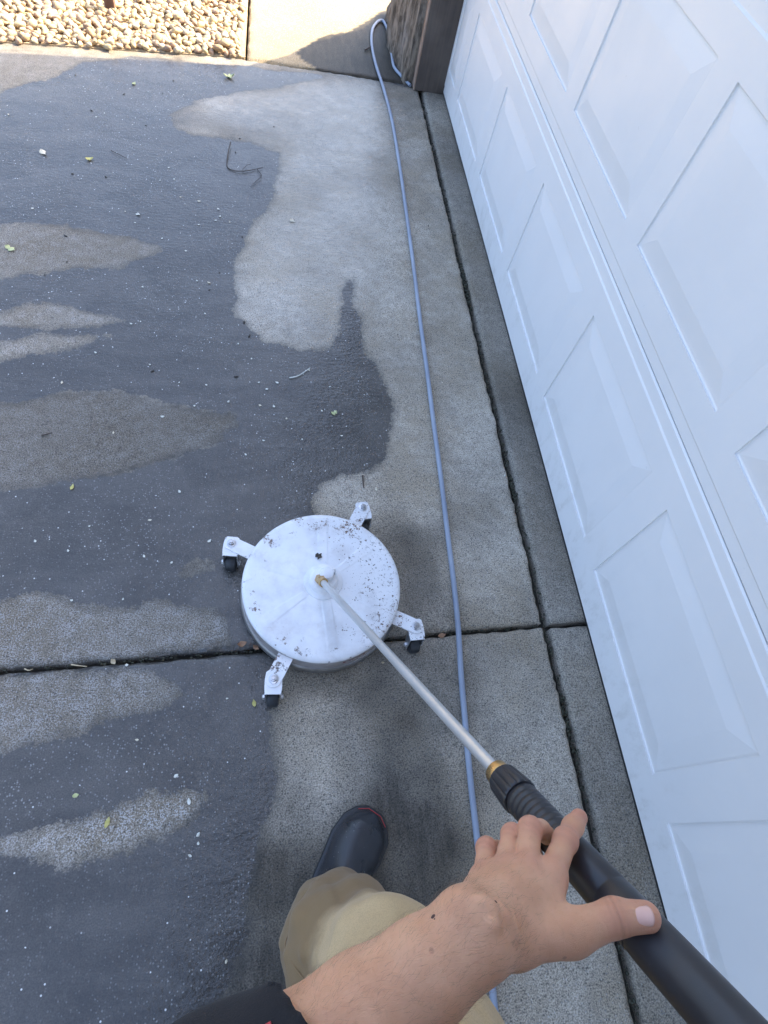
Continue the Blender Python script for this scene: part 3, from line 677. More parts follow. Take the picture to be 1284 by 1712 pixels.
def surface(sdf, lo, hi, h, crop=None):
    "sparse surface nets, vertices pulled onto the surface"
    lo = np.array(lo, float); hi = np.array(hi, float); B = 5
    nb = np.ceil((hi - lo) / (h * B)).astype(int) + 1; n = nb * B + 1
    ci = np.stack(np.meshgrid(*[np.arange(k) for k in nb], indexing='ij'), -1).reshape(-1, 3)
    dc = sdf(lo + (ci * B + B / 2) * h)
    D = np.ones(n, np.float32); act = ci[np.abs(dc) < h * B * 1.15]
    ins = ci[dc <= -h * B * 1.15]
    o = np.arange(B + 1)
    off = np.stack(np.meshgrid(o, o, o, indexing='ij'), -1).reshape(-1, 3)
    for c in ins: D[c[0] * B:c[0] * B + B + 1, c[1] * B:c[1] * B + B + 1, c[2] * B:c[2] * B + B + 1] = -1
    idx = (act[:, None, :] * B + off[None]).reshape(-1, 3)
    lin = np.unique(np.ravel_multi_index(idx.T, n)); sub = np.stack(np.unravel_index(lin, n), -1)
    D.ravel()[lin] = sdf(lo + sub * h)
    S = D < 0; cs = [S[a:S.shape[0] - 1 + a, b:S.shape[1] - 1 + b, c:S.shape[2] - 1 + c] for a in (0, 1) for b in (0, 1) for c in (0, 1)]
    cnt = sum(x.astype(np.int8) for x in cs); cell = np.argwhere((cnt > 0) & (cnt < 8))
    acc = np.zeros((len(cell), 3)); num = np.zeros(len(cell))
    for axis in range(3):
        for u in (0, 1):
            for v in (0, 1):
                o0 = np.zeros(3, int); ot = [q for q in range(3) if q != axis]; o0[ot[0]] = u; o0[ot[1]] = v; o1 = o0.copy(); o1[axis] = 1
                a = D[tuple((cell + o0).T)]; b = D[tuple((cell + o1).T)]; m = (a < 0) != (b < 0)
                t = np.where(m, a / np.where(m, a - b, 1), 0); pt = cell + o0 + t[:, None] * (o1 - o0)
                acc += np.where(m[:, None], pt, 0); num += m
    V = lo + acc / np.maximum(num, 1)[:, None] * h
    for _ in range(3):
        d = sdf(V); g = np.stack([sdf(V + e) - sdf(V - e) for e in np.eye(3) * h * .5], -1) / h
        g2 = (g * g).sum(1); st = (d / np.maximum(g2, .05))[:, None] * g; ln_ = np.linalg.norm(st, axis=1); V = V - st * np.minimum(1, h * .6 / np.maximum(ln_, 1e-9))[:, None]
    vid = np.full(np.array(n) - 1, -1); vid[tuple(cell.T)] = np.arange(len(cell)); F = []
    for axis in range(3):
        a = D; sl0 = [slice(1, -1)] * 3; sl0[axis] = slice(0, -1); sl1 = list(sl0); sl1[axis] = slice(1, None)
        A = S[tuple(sl0)]; Bq = S[tuple(sl1)]; e = np.argwhere(A != Bq)
        if not len(e): continue
        flip = A[tuple(e.T)]; base = e.copy(); ot = [q for q in range(3) if q != axis]; base[:, ot[0]] += 1; base[:, ot[1]] += 1
        q = []
        for du, dv in ((1, 1), (0, 1), (0, 0), (1, 0)):
            c = base.copy(); c[:, ot[0]] -= du; c[:, ot[1]] -= dv; q.append(vid[tuple(c.T)])
        q = np.stack(q, -1); q = q[(q >= 0).all(1)] if True else q
        ok = (np.stack([vid[tuple((base - np.eye(3, dtype=int)[ot[0]] * du - np.eye(3, dtype=int)[ot[1]] * dv).T)] for du, dv in ((1, 1), (0, 1), (0, 0), (1, 0))], -1) >= 0).all(1)
        fl = flip[ok]; 
        if axis == 1: fl = ~fl
        q = np.where(fl[:, None], q, q[:, ::-1]); F.append(q)
    return V, np.vstack(F)
def merge(parts):
    V = []; F = []; b = 0
    for v, f in parts: V.append(v); F.append(np.asarray(f) + b); b += len(v)
    return np.vstack(V), np.vstack(F)

def skin_mat():
    t = NT('skin'); p = t.coord(); fl = t.attr('flush'); n = t.noise(p, 28, 5, .65); n2 = t.noise(p, 190, 5, .65); v = t.vor(p, 900, 'DISTANCE_TO_EDGE')
    c = t.mix(t.ramp(n, .3, .7), (.72, .365, .205), (.80, .44, .26)); c = t.mix(t.math('MULTIPLY', fl, .55), c, (.62, .235, .16))
    c = t.mix(t.ramp(n2, .55, .75, 0, .25), c, (.40, .20, .13)); c = t.mix(t.math('MULTIPLY', t.attr('crease'), .75, clamp=True), c, (.26, .11, .07))
    spot = t.vor(p, 60, out='Color'); sx = t.n("ShaderNodeSeparateColor"); t.put(sx.inputs[0], spot); sd = t.vor(p, 60)
    fr = t.math('MULTIPLY', t.ramp(sx.outputs[0], .90, .92), t.ramp(sd, .16, .08)); c = t.mix(t.math('MULTIPLY', fr, .45), c, (.26, .12, .075))
    h = t.math('ADD', t.math('MULTIPLY', t.ramp(v, 0, .12), .5), t.math('ADD', t.math('MULTIPLY', n2, .9), t.math('MULTIPLY', t.attr('crease'), -3.0)))
    t.set(Base_Color=c, Roughness=t.ramp(n, .3, .7, .42, .56), Normal=t.bump(h, .8, .0009))
    t.set(Subsurface_Weight=.25, Subsurface_Scale=.006); t.p.inputs['Subsurface Radius'].default_value = (1., .35, .18); t.p.inputs['Specular IOR Level'].default_value = .45
    return t.m
def cloth(name, c1, c2, sc=900, fuzz=.3, lowdark=False):
    t = NT(name); p = t.coord(); n = t.noise(p, 9, 5, .6); wv = t.noise(t.mapping(p, (1, 1, .35)), sc, 2); wv2 = t.noise(t.mapping(p, (.35, 1, 1)), sc, 2)
    c = t.mix(t.ramp(n, .3, .7), c1, c2); c = t.mix(t.ramp(wv, .4, .65, 0, .3), c, tuple(x * .6 for x in c1))
    if lowdark:   # hem soaked by spray, plus the thigh's shade painted over the shin
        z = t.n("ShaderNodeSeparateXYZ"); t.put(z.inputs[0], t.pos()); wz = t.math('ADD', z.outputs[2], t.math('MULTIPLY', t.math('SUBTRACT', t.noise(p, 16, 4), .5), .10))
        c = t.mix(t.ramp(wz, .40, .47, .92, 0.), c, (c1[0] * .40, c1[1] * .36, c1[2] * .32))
    t.set(Base_Color=c, Roughness=.9, Normal=t.bump(t.math('ADD', wv, wv2), .4, .0008)); t.set(Sheen_Weight=fuzz, Sheen_Roughness=.5); return t.m
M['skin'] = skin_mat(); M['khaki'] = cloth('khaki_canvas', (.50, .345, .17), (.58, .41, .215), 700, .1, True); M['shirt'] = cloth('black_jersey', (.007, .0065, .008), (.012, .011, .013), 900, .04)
M['hair'] = simple('dark_hair', (.02, .014, .01), (.04, .028, .02), .5, nscale=80); M['glove'] = simple('violet_glove', (.16, .10, .38), (.20, .13, .45), .45, nscale=40, bump=.2, bscale=400)
M['nail'] = simple('nail', (.66, .36, .28), (.74, .45, .36), .34, nscale=60); M['mole'] = simple('mole', (.06, .03, .02), (.09, .045, .03), .6)
M['red'] = simple('red_trim', (.42, .03, .04), (.5, .05, .05), .55)

person = empty('person', (.05, -.3, 0)); tag(person, 'person in khaki trousers and black shirt holding the lance, bare left forearm', 'person')
c3 = dp
# left hand (u, v, depth)
WR = c3(792, 1562, .452)
mcp = dict(i=c3(921, 1466, .518), m=c3(880, 1455, .518), r=c3(842, 1458, .520), p=c3(808, 1470, .516))
fing = dict(i=[mcp['i'], c3(945, 1405, .553), c3(958, 1382, .573), c3(968, 1367, .584)],
            m=[mcp['m'], c3(886, 1386, .556), c3(903, 1388, .583), c3(925, 1404, .600)],
            r=[mcp['r'], c3(856, 1396, .564), c3(874, 1402, .592), c3(896, 1420, .606)],
            p=[mcp['p'], c3(813, 1418, .556), c3(832, 1422, .577), c3(850, 1438, .590)])
frad = dict(i=[.0120, .0106, .0098, .0086], m=[.0115, .0103, .0096, .0086], r=[.0108, .0097, .0090, .0082], p=[.0100, .0088, .0082, .0075])
CMC, TM, TI, TT = c3(858, 1568, .468), c3(955, 1560, .478), c3(1028, 1533, .482), c3(1080, 1532, .480)
camdir = lambda q: (np.array([0, 0, EYE]) - q) / np.linalg.norm(np.array([0, 0, EYE]) - q)
UL = [c3(780, 1545, .452), c3(702, 1612, .438), c3(600, 1686, .425), c3(330, 1850, .405)]     # little finger side of the forearm
RA = [c3(804, 1579, .448), c3(720, 1642, .434), c3(622, 1722, .420), c3(350, 1900, .400)]     # thumb side
ELB = (UL[3] + RA[3]) / 2
SHL = np.array([-.185, -.27, 1.335]); SHR = np.array([.195, -.30, 1.335])
def lance_r(p):
    v = p - LB; t = v @ LD; return np.linalg.norm(v - t[:, None] * LD, axis=1), t
def arm_sdf(p):
    pal = None
    for k, r0, r1 in (('i', .0175, .0135), ('m', .0170, .0135), ('r', .0165, .0128), ('p', .0160, .0118)):
        off = {'i': .010, 'm': .003, 'r': -.004, 'p': -.011}[k]; side = (RA[0] - UL[0]); side = side / np.linalg.norm(side)
        q = rc(p, WR + side * off, mcp[k], r0, r1); pal = q if pal is None else smin(pal, q, .015)
    for k in mcp:                                      # knuckles stand up a little
        q = np.linalg.norm(p - (mcp[k] + camdir(mcp[k]) * .0035), axis=1) - .0112; pal = smin(pal, q, .006)
    th = smin(rc(p, CMC, TM, .0205, .0150), rc(p, WR + (CMC - WR) * .3, CMC, .019, .0195), .012)
    pal = smin(pal, th, .012)
    pal = smin(pal, rc(p, CMC * .35 + TM * .65, mcp['i'], .0105, .0105), .012)        # web
    pal = smin(pal, rc(p, (CMC + mcp['i']) / 2, (WR + mcp['m']) / 2, .012, .012), .014)
    tm = smin(rc(p, TM, TI, .0160, .0138), rc(p, TI, TT, .0138, .0118), .006)
    pal = smin(pal, tm, .010)
    fd = None
    for k in 'imrp':
        q = chain(p, fing[k], frad[k], .005)
        q = smin(q, np.linalg.norm(p - fing[k][1], axis=1) - frad[k][1] * 1.08, .004)
        fd = q if fd is None else smin(fd, q, .0014)
    hand = smin(pal, fd, .0050)
    # tendons
    for k in 'im':
        s = camdir(mcp[k]) * .0120; w0 = WR + camdir(WR) * .0150
        hand = smin(hand, rc(p, w0 * .45 + (mcp[k] + s) * .55, mcp[k] + s * .9, .0010, .0024), .006)
    for a_, b_ in VEINS: hand = smin(hand, rc(p, a_, b_, .0008, .0008), .0035)
    fa = smin(chain(p, UL, [.0200, .0265, .0310, .040], .02), chain(p, RA, [.0205, .0238, .0285, .040], .02), .022)
    fa = smin(fa, np.linalg.norm(p - (UL[0] + np.array(dp(764, 1512, .448)) - np.array(dp(780, 1545, .452)))[None], axis=1) - .0065, .022)
    hand = smin(hand, rc(p, WR, (WR + mcp['m']) / 2, .0185, .0150), .016); d = smin(hand, fa, .022)
    d = d + .0005 * vnoise(p, 70) + .0008 * vnoise(p, 28)
    r, t = lance_r(p); d = np.maximum(d, np.where((t > .03), .0217 - r, -1))
    return d
VEINS = []
def project(q, sdf=arm_sdf):
    q = np.array(q, float)[None]
    for _ in range(8):
        d = sdf(q); g = np.stack([sdf(q + e) - sdf(q - e) for e in np.eye(3) * .0006], -1) / .0012; q = q - d[:, None] * g / max((g * g).sum(), .1)
    g = g[0] / np.linalg.norm(g[0]); return q[0], g
def arm_prep():
    for line in (((838, 1500), (858, 1520), (872, 1545), (866, 1565)), ((868, 1490), (858, 1520)), ((905, 1505), (890, 1530), (872, 1545)), ((820, 1495), (822, 1525), (812, 1550))):
        pts = [project(dp(u, v, .44))[0] for u, v in line]
        _V.extend([(a - camdir(a) * .0004, b - camdir(b) * .0004) for a, b in zip(pts[:-1], pts[1:])])
_V = []
arm_prep(); VEINS = _V
lo = np.min([*UL, *RA, TT, fing['i'][3], fing['r'][3]], axis=0) - .06; hi = np.max([*UL, *RA, TT, fing['i'][3], fing['r'][3]], axis=0) + .06
armV, armF = surface(arm_sdf, lo, hi, .0019)
# rest of the body: torso, neck, head, right arm, legs (mostly under clothing)
FW = np.array([.10, .62, -.78]); FW /= np.linalg.norm(FW); HC = np.array([0, 0, EYE]) - FW * .165 + np.array([0, 0, .02]); RT = np.cross(FW, [0, 0, 1.]); RT /= np.linalg.norm(RT); UPV = np.cross(RT, FW)
H3 = np.stack([RT, FW, UPV])
HR = L(.455) + np.array([.006, -.012, -.045])                    # right hand on the trigger grip
ELR = np.array([.36, -.48, 1.03])
KR, AR, HIR = np.array([.165, -.190, .51]), np.array([.118, -.172, .10]), np.array([.190, -.37, .92])
KL, AL, HIL = np.array([-.10, -.42, .49]), np.array([-.13, -.60, .10]), np.array([-.065, -.38, .92])
PEL, CHS = np.array([.06, -.38, .98]), np.array([.01, -.315, 1.24])
def body_sdf(p):
    d = smin(ell(p, CHS, np.eye(3), (.155, .100, .20)), ell(p, PEL, np.eye(3), (.150, .105, .16)), .08)
    d = smin(d, rc(p, SHL, SHR, .055, .055), .05)
    d = smin(d, rc(p, [.0, -.285, 1.36], HC - UPV * .07 - FW * .03, .055, .052), .03)
    d = smin(d, chain(p, [SHL, ELB], [.052, .045], .02), .03); d = smin(d, chain(p, [SHR, ELR, HR - (HR - ELR) / np.linalg.norm(HR - ELR) * .07], [.052, .043, .029], .02), .03)
    for hp_, kn, an in ((HIR, KR, AR), (HIL, KL, AL)): d = smin(d, chain(p, [hp_, kn, an], [.080, .056, .042], .03), .04)
    return d
def head_sdf(p):
    d = smin(ell(p, HC + UPV * .02 - FW * .015, H3, (.074, .098, .100)), ell(p, HC - UPV * .045 + FW * .020, H3, (.058, .070, .070)), .04)
    d = smin(d, rc(p, HC + FW * .088 + UPV * .012, HC + FW * .108 - UPV * .022, .009, .013), .012)          # nose
    d = smin(d, ell(p, HC + FW * .084 - UPV * .055, H3, (.024, .010, .008)), .008)                          # lips
    for s in (-1, 1):
        d = smin(d, ell(p, HC + RT * s * .076 - FW * .012 - UPV * .008, H3, (.010, .020, .031)), .006)       # ears
        d = np.maximum(d, -(np.linalg.norm(p - (HC + RT * s * .031 + FW * .095 + UPV * .012), axis=1) - .015) * .9 - .002)
    d = smin(d, rc(p, HC - UPV * .06 - FW * .02, [.0, -.285, 1.36], .052, .056), .03)
    return d
bV, bF = surface(body_sdf, (-.35, -.75, .05), (.5, .06, 1.5), .016)
hV, hF = surface(head_sdf, HC - .18, HC + .16, .005)
V, F = merge([(armV, armF), (bV, bF), (hV, hF)])
body = mob('body', V, F, M['skin'], person, True)
KN = [mcp[k] for k in mcp] + [fing[k][1] for k in fing] + [fing[k][3] for k in fing] + [TI, TT]
dist = np.min([np.linalg.norm(V - k, axis=1) for k in KN], axis=0); flush = np.clip(1 - (dist - .008) / .016, 0, 1)
cre = np.zeros(len(V))
for k in 'imrp':
    a = fing[k][1]; ax_ = fing[k][2] - fing[k][0]; ax_ /= np.linalg.norm(ax_); s = (V - a) @ ax_; cre += np.exp(-((np.linalg.norm(V - a, axis=1)) / .013) ** 4) * (.5 + .5 * np.cos(s / .0011)) * .35
s_ = (V - TI) @ ((TT - TM) / np.linalg.norm(TT - TM)); cre += np.exp(-((np.linalg.norm(V - TI, axis=1)) / .016) ** 4) * np.exp(-(s_ / .0055) ** 2) * (.5 + .5 * np.cos(s_ / .0009)) * .9
for nm, arr in (('flush', flush), ('crease', cre)): body.data.attributes.new(nm, 'FLOAT', 'POINT').data.foreach_set('value', arr.astype(np.float32))
def nail(name, base, axis, dorsal, ln_, wd, rr):
    axis = axis / np.linalg.norm(axis); dorsal = dorsal - axis * (dorsal @ axis); dorsal /= np.linalg.norm(dorsal); sd_ = np.cross(axis, dorsal); V = []; F = []; n = 11
    for i in range(n):
        for k in range(n):
            u = -1 + 2 * i / (n - 1); v = -1 + 2 * k / (n - 1); x = u * math.sqrt(1 - .42 * v * v); y = v * math.sqrt(1 - .30 * u * u)
            ang = y * wd / 2 / rr; V.append(base + axis * (x * ln_ / 2) + sd_ * math.sin(ang) * rr + dorsal * ((math.cos(ang) - 1) * rr + .0009 - .0014 * max(0, -x) ** 3 - .0016 * abs(y) ** 4))
    for i in range(n - 1):
        for k in range(n - 1): F.append((i * n + k, (i + 1) * n + k, (i + 1) * n + k + 1, i * n + k + 1))
    o = mob(name, V, F, M['nail'], body, True); fixn(o)
    md = o.modifiers.new('t', 'SOLIDIFY'); md.thickness = .0006; md.offset = 0
tn = TT - TI; q, g = project(TI * .28 + TT * .72 + camdir(TT) * .012 + np.cross(tn, camdir(TT)) / np.linalg.norm(tn) * .0); q, g = project(dp(1079, 1531, .466)); nail('thumb_nail', q - g * .0004, tn, g, .0180, .0170, .0112)
for k in 'i':
    ax_ = fing[k][3] - fing[k][2]; q, g = project(dp(972, 1360, .575)); nail('finger_nail', fing[k][3] + (camdir(fing[k][3]) * .8 + ax_ / np.linalg.norm(ax_) * .35) * frad[k][3] * .96, ax_, camdir(fing[k][3]), .011, .0100, .0085)
for u, v, r in ((728, 1556, .0017), (853, 1480, .0012), (722, 1588, .0006)):
    q, g = project(dp(u, v, .44)); _, n1, n2 = frame_of(g); Vm = []; Fm = []
    for j, (rr, hh) in enumerate(((1, 0), (.75, .35), (.35, .55))):
        for a in range(8): Vm.append(q + r * rr * (math.cos(a * .785) * n1 * 1.2 + math.sin(a * .785) * n2 * .85) + g * (hh * r * .5 + .00005))
    for j in range(2):
        for a in range(8): Fm.append((j * 8 + a, j * 8 + (a + 1) % 8, (j + 1) * 8 + (a + 1) % 8, (j + 1) * 8 + a))
    Fm.append(tuple(range(16, 24))); fixn(mob('mole', Vm, Fm, M['mole'], body, True))
# fine hairs on the forearm
tri = armV[armF[:, :4]].mean(1); nrm = np.cross(armV[armF[:, 1]] - armV[armF[:, 0]], armV[armF[:, 2]] - armV[armF[:, 0]]); nrm /= np.linalg.norm(nrm, axis=1)[:, None] + 1e-12
gd_ = np.stack([arm_sdf(tri + e) - arm_sdf(tri - e) for e in np.eye(3) * .001], -1); nrm = gd_ / (np.linalg.norm(gd_, axis=1)[:, None] + 1e-12)
dw = np.linalg.norm(tri - WR, axis=1); on_fa = np.minimum.reduce([rc(tri, UL[0], UL[2], .03, .04), rc(tri, RA[0], RA[2], .03, .04)])
bk = np.linalg.norm(tri - (WR + mcp['m']) / 2, axis=1); up = np.array([camdir(q) for q in tri]); face = (nrm * up).sum(1)
wgt = np.where(on_fa < .015, 1., np.where(bk < .045, .35, 0)) * (face > -.35) * (np.linalg.norm(tri - TM, axis=1) > .04)
pick = RNG.choice(len(tri), 1500, p=wgt / wgt.sum()); hair_v = []; hair_f = []
fad = (WR - ELB) / np.linalg.norm(WR - ELB)
for i in pick:
    p0 = tri[i]; n0 = nrm[i]; dr = fad * .9 + RNG.normal(0, .35, 3); dr = dr - n0 * (dr @ n0); dr /= np.linalg.norm(dr) + 1e-9; ln_ = RNG.uniform(.004, .010)
    pts = [p0 - n0 * .0003, p0 + dr * ln_ * .5 + n0 * ln_ * .28, p0 + dr * ln_ + n0 * ln_ * .30]; v_, f_ = tube_geo(pts, [.000045, .000036, .00002], 3, False)
    b = len(hair_v); hair_v += v_; hair_f += [tuple(b + q for q in f) for f in f_]
ah = mob('arm_hair', hair_v, hair_f, simple('arm_hair', (.16, .09, .055), (.22, .13, .08), .5), body, True)
# scalp hair
def hair_sdf(p):
    d = ell(p, HC + UPV * .032 - FW * .022, H3, (.080, .102, .100)); d = np.maximum(d, (p - HC) @ (FW * .8 - UPV * .6) - .050); return d + .005 * vnoise(p, 60)
V, F = surface(hair_sdf, HC - .16, HC + .17, .006); mob('hair', V, F, M['hair'], person, True)
# shirt with sleeves
cuffL = (c3(508, 1672, .405) + 0); fdir = (ELB - WR) / np.linalg.norm(ELB - WR)
cq = (dp(478, 1652, .40) + dp(548, 1704, .40)) / 2; cp0 = c3(478, 1756, .415); cnrm = fdir + .6 * camdir(c3(478, 1756, .415)); cnrm /= np.linalg.norm(cnrm)
def shirt_sdf(p):
    d = smin(ell(p, CHS, np.eye(3), (.175, .118, .21)), ell(p, PEL + np.array([0, 0, .04]), np.eye(3), (.168, .124, .16)), .08)
    d = smin(d, rc(p, SHL, SHR, .068, .068), .05)
    sl_ = smin(rc(p, SHL, ELB, .066, .058), smin(rc(p, ELB, (UL[2] + RA[2]) / 2, .050, .042), rc(p, (UL[3] * .5 + UL[2] * .5), UL[2], .040, .0325), .02), .03)
    sl_ = np.maximum(sl_, -((p - cp0) @ cnrm) + .0)
    sr_ = smin(rc(p, SHR, ELR, .066, .056), rc(p, ELR, ELR * .55 + HR * .45, .056, .048), .03)
    d = smin(smin(d, sl_, .02), sr_, .02)
    return d + .007 * vnoise(p, 16) + .004 * vnoise(p, 34)
V, F = surface(shirt_sdf, (-.36, -.66, .84), (.5, .06, 1.47), .0068); shirt = mob('shirt', V, F, M['shirt'], person, True); ms = shirt.modifiers.new('s', 'SMOOTH'); ms.factor = .5; ms.iterations = 3; shirt['label'] = 'black long-sleeved shirt, sleeve pushed up the forearm'
# thin red piping near the end of the sleeve
q0, _ = project(dp(455, 1662, .37), shirt_sdf); pp = []
for u, v in ((412, 1677), (422, 1674), (432, 1671), (440, 1669)):
    q, g = project(dp(u, v, .385), shirt_sdf); pp.append(q + g * .0006)
tube('red_piping', spline(pp, 4), .0017, M['red'], shirt, 8)
# trousers
FOLDS = [(gp(560, 1482, .18), gp(505, 1600, .40), .011), (gp(500, 1515, .19), gp(478, 1600, .34), .012), (gp(612, 1484, .17), gp(560, 1540, .36), .010), (gp(520, 1640, .60), gp(600, 1600, .62), .010), (gp(700, 1560, .56), gp(640, 1530, .53), .010)]
def trouser_sdf(p):
    d = ell(p, PEL - np.array([0, 0, .03]), np.eye(3), (.172, .128, .15))
    for hp_, kn, an in ((HIR, KR, AR), (HIL, KL, AL)):
        sh = (an - kn); hem = kn + sh * .90; f = kn + sh * .45
        lg = smin(rc(p, hp_, kn, .125, .090), rc(p, kn, f, .086, .092), .03); lg = smin(lg, rc(p, f + [-.018, .0, 0], hem + np.array([0., .004, 0]), .104, .098), .02); d = smin(d, lg, .03)
    for a_, b_, r_ in FOLDS: d = smin(d, rc(p, a_, b_, r_, r_ * .6), .016)
    q = p * np.array([1, 1, .45]); fold = np.sin((p[:, 0] * 70 + p[:, 2] * 38) + 5 * vnoise(p, 9)) * .0035 * np.clip((.46 - p[:, 2]) / .15, 0, 1); d = d + fold + .024 * vnoise(q, 11) * np.clip((.9 - p[:, 2]) / .5, .3, 1) + .013 * vnoise(q, 26) - .0045 * np.clip(1 - np.abs(vnoise(p * np.array([1, 1, .55]) + .02 * vnoise(p, 20)[:, None], 15)) * 5, 0, 1) - .003 * np.abs(vnoise(p, 40))
    cut = .150 + .02 * vnoise(p * np.array([1, 1, 0]), 12); d = np.maximum(d, cut - p[:, 2])
    legin = np.minimum(rc(p, KR, AR, .072, .076), rc(p, KL, AL, .072, .076)); d = np.maximum(d, np.where(p[:, 2] < .24, -legin, -1))
    return d
V, F = surface(trouser_sdf, (-.28, -.78, .10), (.36, .0, 1.12), .0060); tr = mob('trousers', V, F, M['khaki'], person, True); ms = tr.modifiers.new('s', 'SMOOTH'); ms.factor = .5; ms.iterations = 4; tr['label'] = 'khaki work trousers, wet at the hem, thigh shade painted on the shin'
# stitched side seam
for du in (0, 7):
    pp = []
    for u, v, z in ((468 + du, 1558, .30), (478 + du, 1585, .33), (489 + du, 1612, .37), (503 + du, 1640, .40)):
        q, g = project(gp(u, v, z), trouser_sdf); pp.append(q + g * .0002)
    tube('seam', spline(pp, 6), .0011, M['khaki'], tr, 6)
# boots
def boot(heel, toe, top):
    heel = np.array([*heel, 0.]); toe = np.array([*toe, 0.]); ax_ = toe - heel; LN = np.linalg.norm(ax_); ax_ /= LN; sd_ = np.array([ax_[1], -ax_[0], 0])
    half = lambda s: np.interp(s, [0, .06, .15, .35, .55, .72, .86, .95, 1.0], [.018, .036, .043, .045, .052, .060, .054, .036, .012])
    hgt = lambda s: np.interp(s, [0, .1, .3, .45, .6, .75, .9, 1.0], [.11, .13, .14, .125, .100, .084, .066, .040])
    def sdf(p):
        s = np.clip(((p - heel) @ ax_) / LN, 0, 1); q = (p - heel) @ sd_; hw = half(s); h = hgt(s); z = p[:, 2]
        over = np.maximum(np.abs((p - heel) @ ax_ - LN / 2) - LN / 2, 0)
        a = np.sqrt((q / hw) ** 2 + (np.clip(z - .028, 0, 9) / (h - .028)) ** 2.0) - 1; d = np.hypot(a * np.minimum(hw, h * .6) * np.where(a > 0, 1, .8), over) * np.where((a > 0) | (over > 0), 1, -1)
        sh = rc(p, [*(heel + ax_ * .085)[:2], .10], top, .052, .060); d = smin(d, sh, .03)
        d = d + .0012 * vnoise(p, 30)
        return np.maximum(np.maximum(d, .0225 - z), z - .34)
    lo_ = np.minimum(heel, toe) - .09; hi_ = np.maximum(heel, toe) + .09; lo_[2] = .0; hi_[2] = .37
    V, F = surface(sdf, lo_, hi_, .0035); b = mob('boot', V, F, M['boot'], person, True)
    V = []; F = []; n = 40; ss = np.r_[np.linspace(0, 1, n), np.linspace(1, 0, n)]; sg = np.r_[np.ones(n), -np.ones(n)]
    rings = [(0.0, .006), (.004, .0085), (.015, .0085), (.0200, .0070), (.0222, .002)]
    for z, ex in rings:
        for s, g_ in zip(ss, sg): V.append(heel + ax_ * (LN * s + ex * (2 * s - 1) * 1.2) + sd_ * g_ * (half(s) + ex) + np.array([0, 0, z]))
    m = 2 * n
    for i in range(len(rings) - 1):
        for k in range(m): F.append((i * m + k, i * m + (k + 1) % m, (i + 1) * m + (k + 1) % m, (i + 1) * m + k))
    F += [tuple(range(m))[::-1], tuple((len(rings) - 1) * m + k for k in range(m))]
    autosmooth(mob('sole', V, F, M['rubber'], b), 40)
    pts = [heel + ax_ * (LN * s + .004 * (2 * s - 1)) + sd_ * g_ * (half(s) + .0045) + np.array([0, 0, .0235]) for s, g_ in zip(np.r_[np.linspace(.955, 1, 26), np.linspace(1, .955, 26)], np.r_[np.ones(26), -np.ones(26)])]
    tube('red_line', pts, .0009, M['red'], b, 6)
    return b
def boot_mat():
    t = NT('wet_rubber_boot'); p = t.coord(); n = t.noise(p, 14, 5, .6); dr = t.vor(p, 260); dc = t.vor(p, 260, out='Color'); sx = t.n("ShaderNodeSeparateColor"); t.put(sx.inputs[0], dc)
    drop = t.math('MULTIPLY', t.ramp(dr, .30, .1), t.ramp(sx.outputs[0], .6, .7)); grit = t.math('MULTIPLY', t.ramp(sx.outputs[1], .95, .96), t.ramp(dr, .22, .15))
    c = t.mix(t.ramp(n, .3, .7), (.014, .015, .019), (.028, .029, .034)); c = t.mix(grit, c, (.4, .4, .38))
    t.set(Base_Color=c, Roughness=t.ramp(n, .3, .7, .22, .42), Normal=t.bump(t.math('ADD', drop, t.math('MULTIPLY', t.noise(p, 500, 2), .4)), .5, .0012)); return t.m
M['boot'] = boot_mat()
boot((.070, -.212), (.243, .026), (.116, -.168, .36)); boot((-.14, -.68), (-.11, -.385), (-.128, -.59, .36))
# right hand in a violet glove round the trigger grip
def glove_sdf(p):
    d = None; fdir_ = (HR - ELR) / np.linalg.norm(HR - ELR); out = np.cross(gd, LD); out /= np.linalg.norm(out)
    pal_ = rc(p, HR - fdir_ * .07, HR + fdir_ * .0 + out * .012, .030, .026); d = pal_
    for j in range(4):
        c0 = gb + gd * (.022 + .021 * j); a = c0 + out * .030 - LD * -.012; b = c0 - LD * .030 + out * .008; c_ = c0 - out * .028 - LD * .008
        d = smin(d, chain(p, [HR + out * .014 + gd * (.02 * j - .035), a, b, c_], [.013, .0115, .0108, .0098], .006), .005)
    d = smin(d, chain(p, [HR - fdir_ * .03 - out * .01, gb - out * .026 - LD * -.01, L(.405) - out * .020 + np.array([0, 0, .018])], [.018, .0135, .0115], .01), .008)
    d = smin(d, rc(p, HR - fdir_ * .07, HR - fdir_ * .12, .031, .035), .01)
    r, t = lance_r(p); d = np.maximum(d, np.where(t > .2, .0232 - r, -1)); return d
V, F = surface(glove_sdf, HR - .16, HR + .16, .004); mob('glove', V, F, M['glove'], person, True)

# ------------------------------------------------------------------ litter on the concrete
def flat_mat(name, c1, c2): return simple(name, c1, c2, .7, nscale=120)
M['petal'] = flat_mat('pale_petal', (.62, .62, .52), (.74, .73, .66)); M['cream'] = flat_mat('cream_leaf', (.62, .55, .40), (.70, .64, .50)); M['yellow'] = flat_mat('yellow_leaf', (.45, .40, .10), (.55, .50, .2))
M['ygreen'] = flat_mat('yellow_green_leaf', (.42, .46, .20), (.55, .55, .30)); M['brown'] = flat_mat('brown_leaf', (.26, .13, .07), (.34, .2, .11)); M['darkbit'] = flat_mat('dark_bark', (.035, .028, .022), (.06, .05, .04))
M['twig'] = flat_mat('twig_bark', (.05, .035, .026), (.085, .06, .045)); M['straw'] = flat_mat('straw', (.42, .33, .2), (.5, .42, .28)); M['moss'] = flat_mat('moss', (.030, .032, .018), (.05, .048, .028))
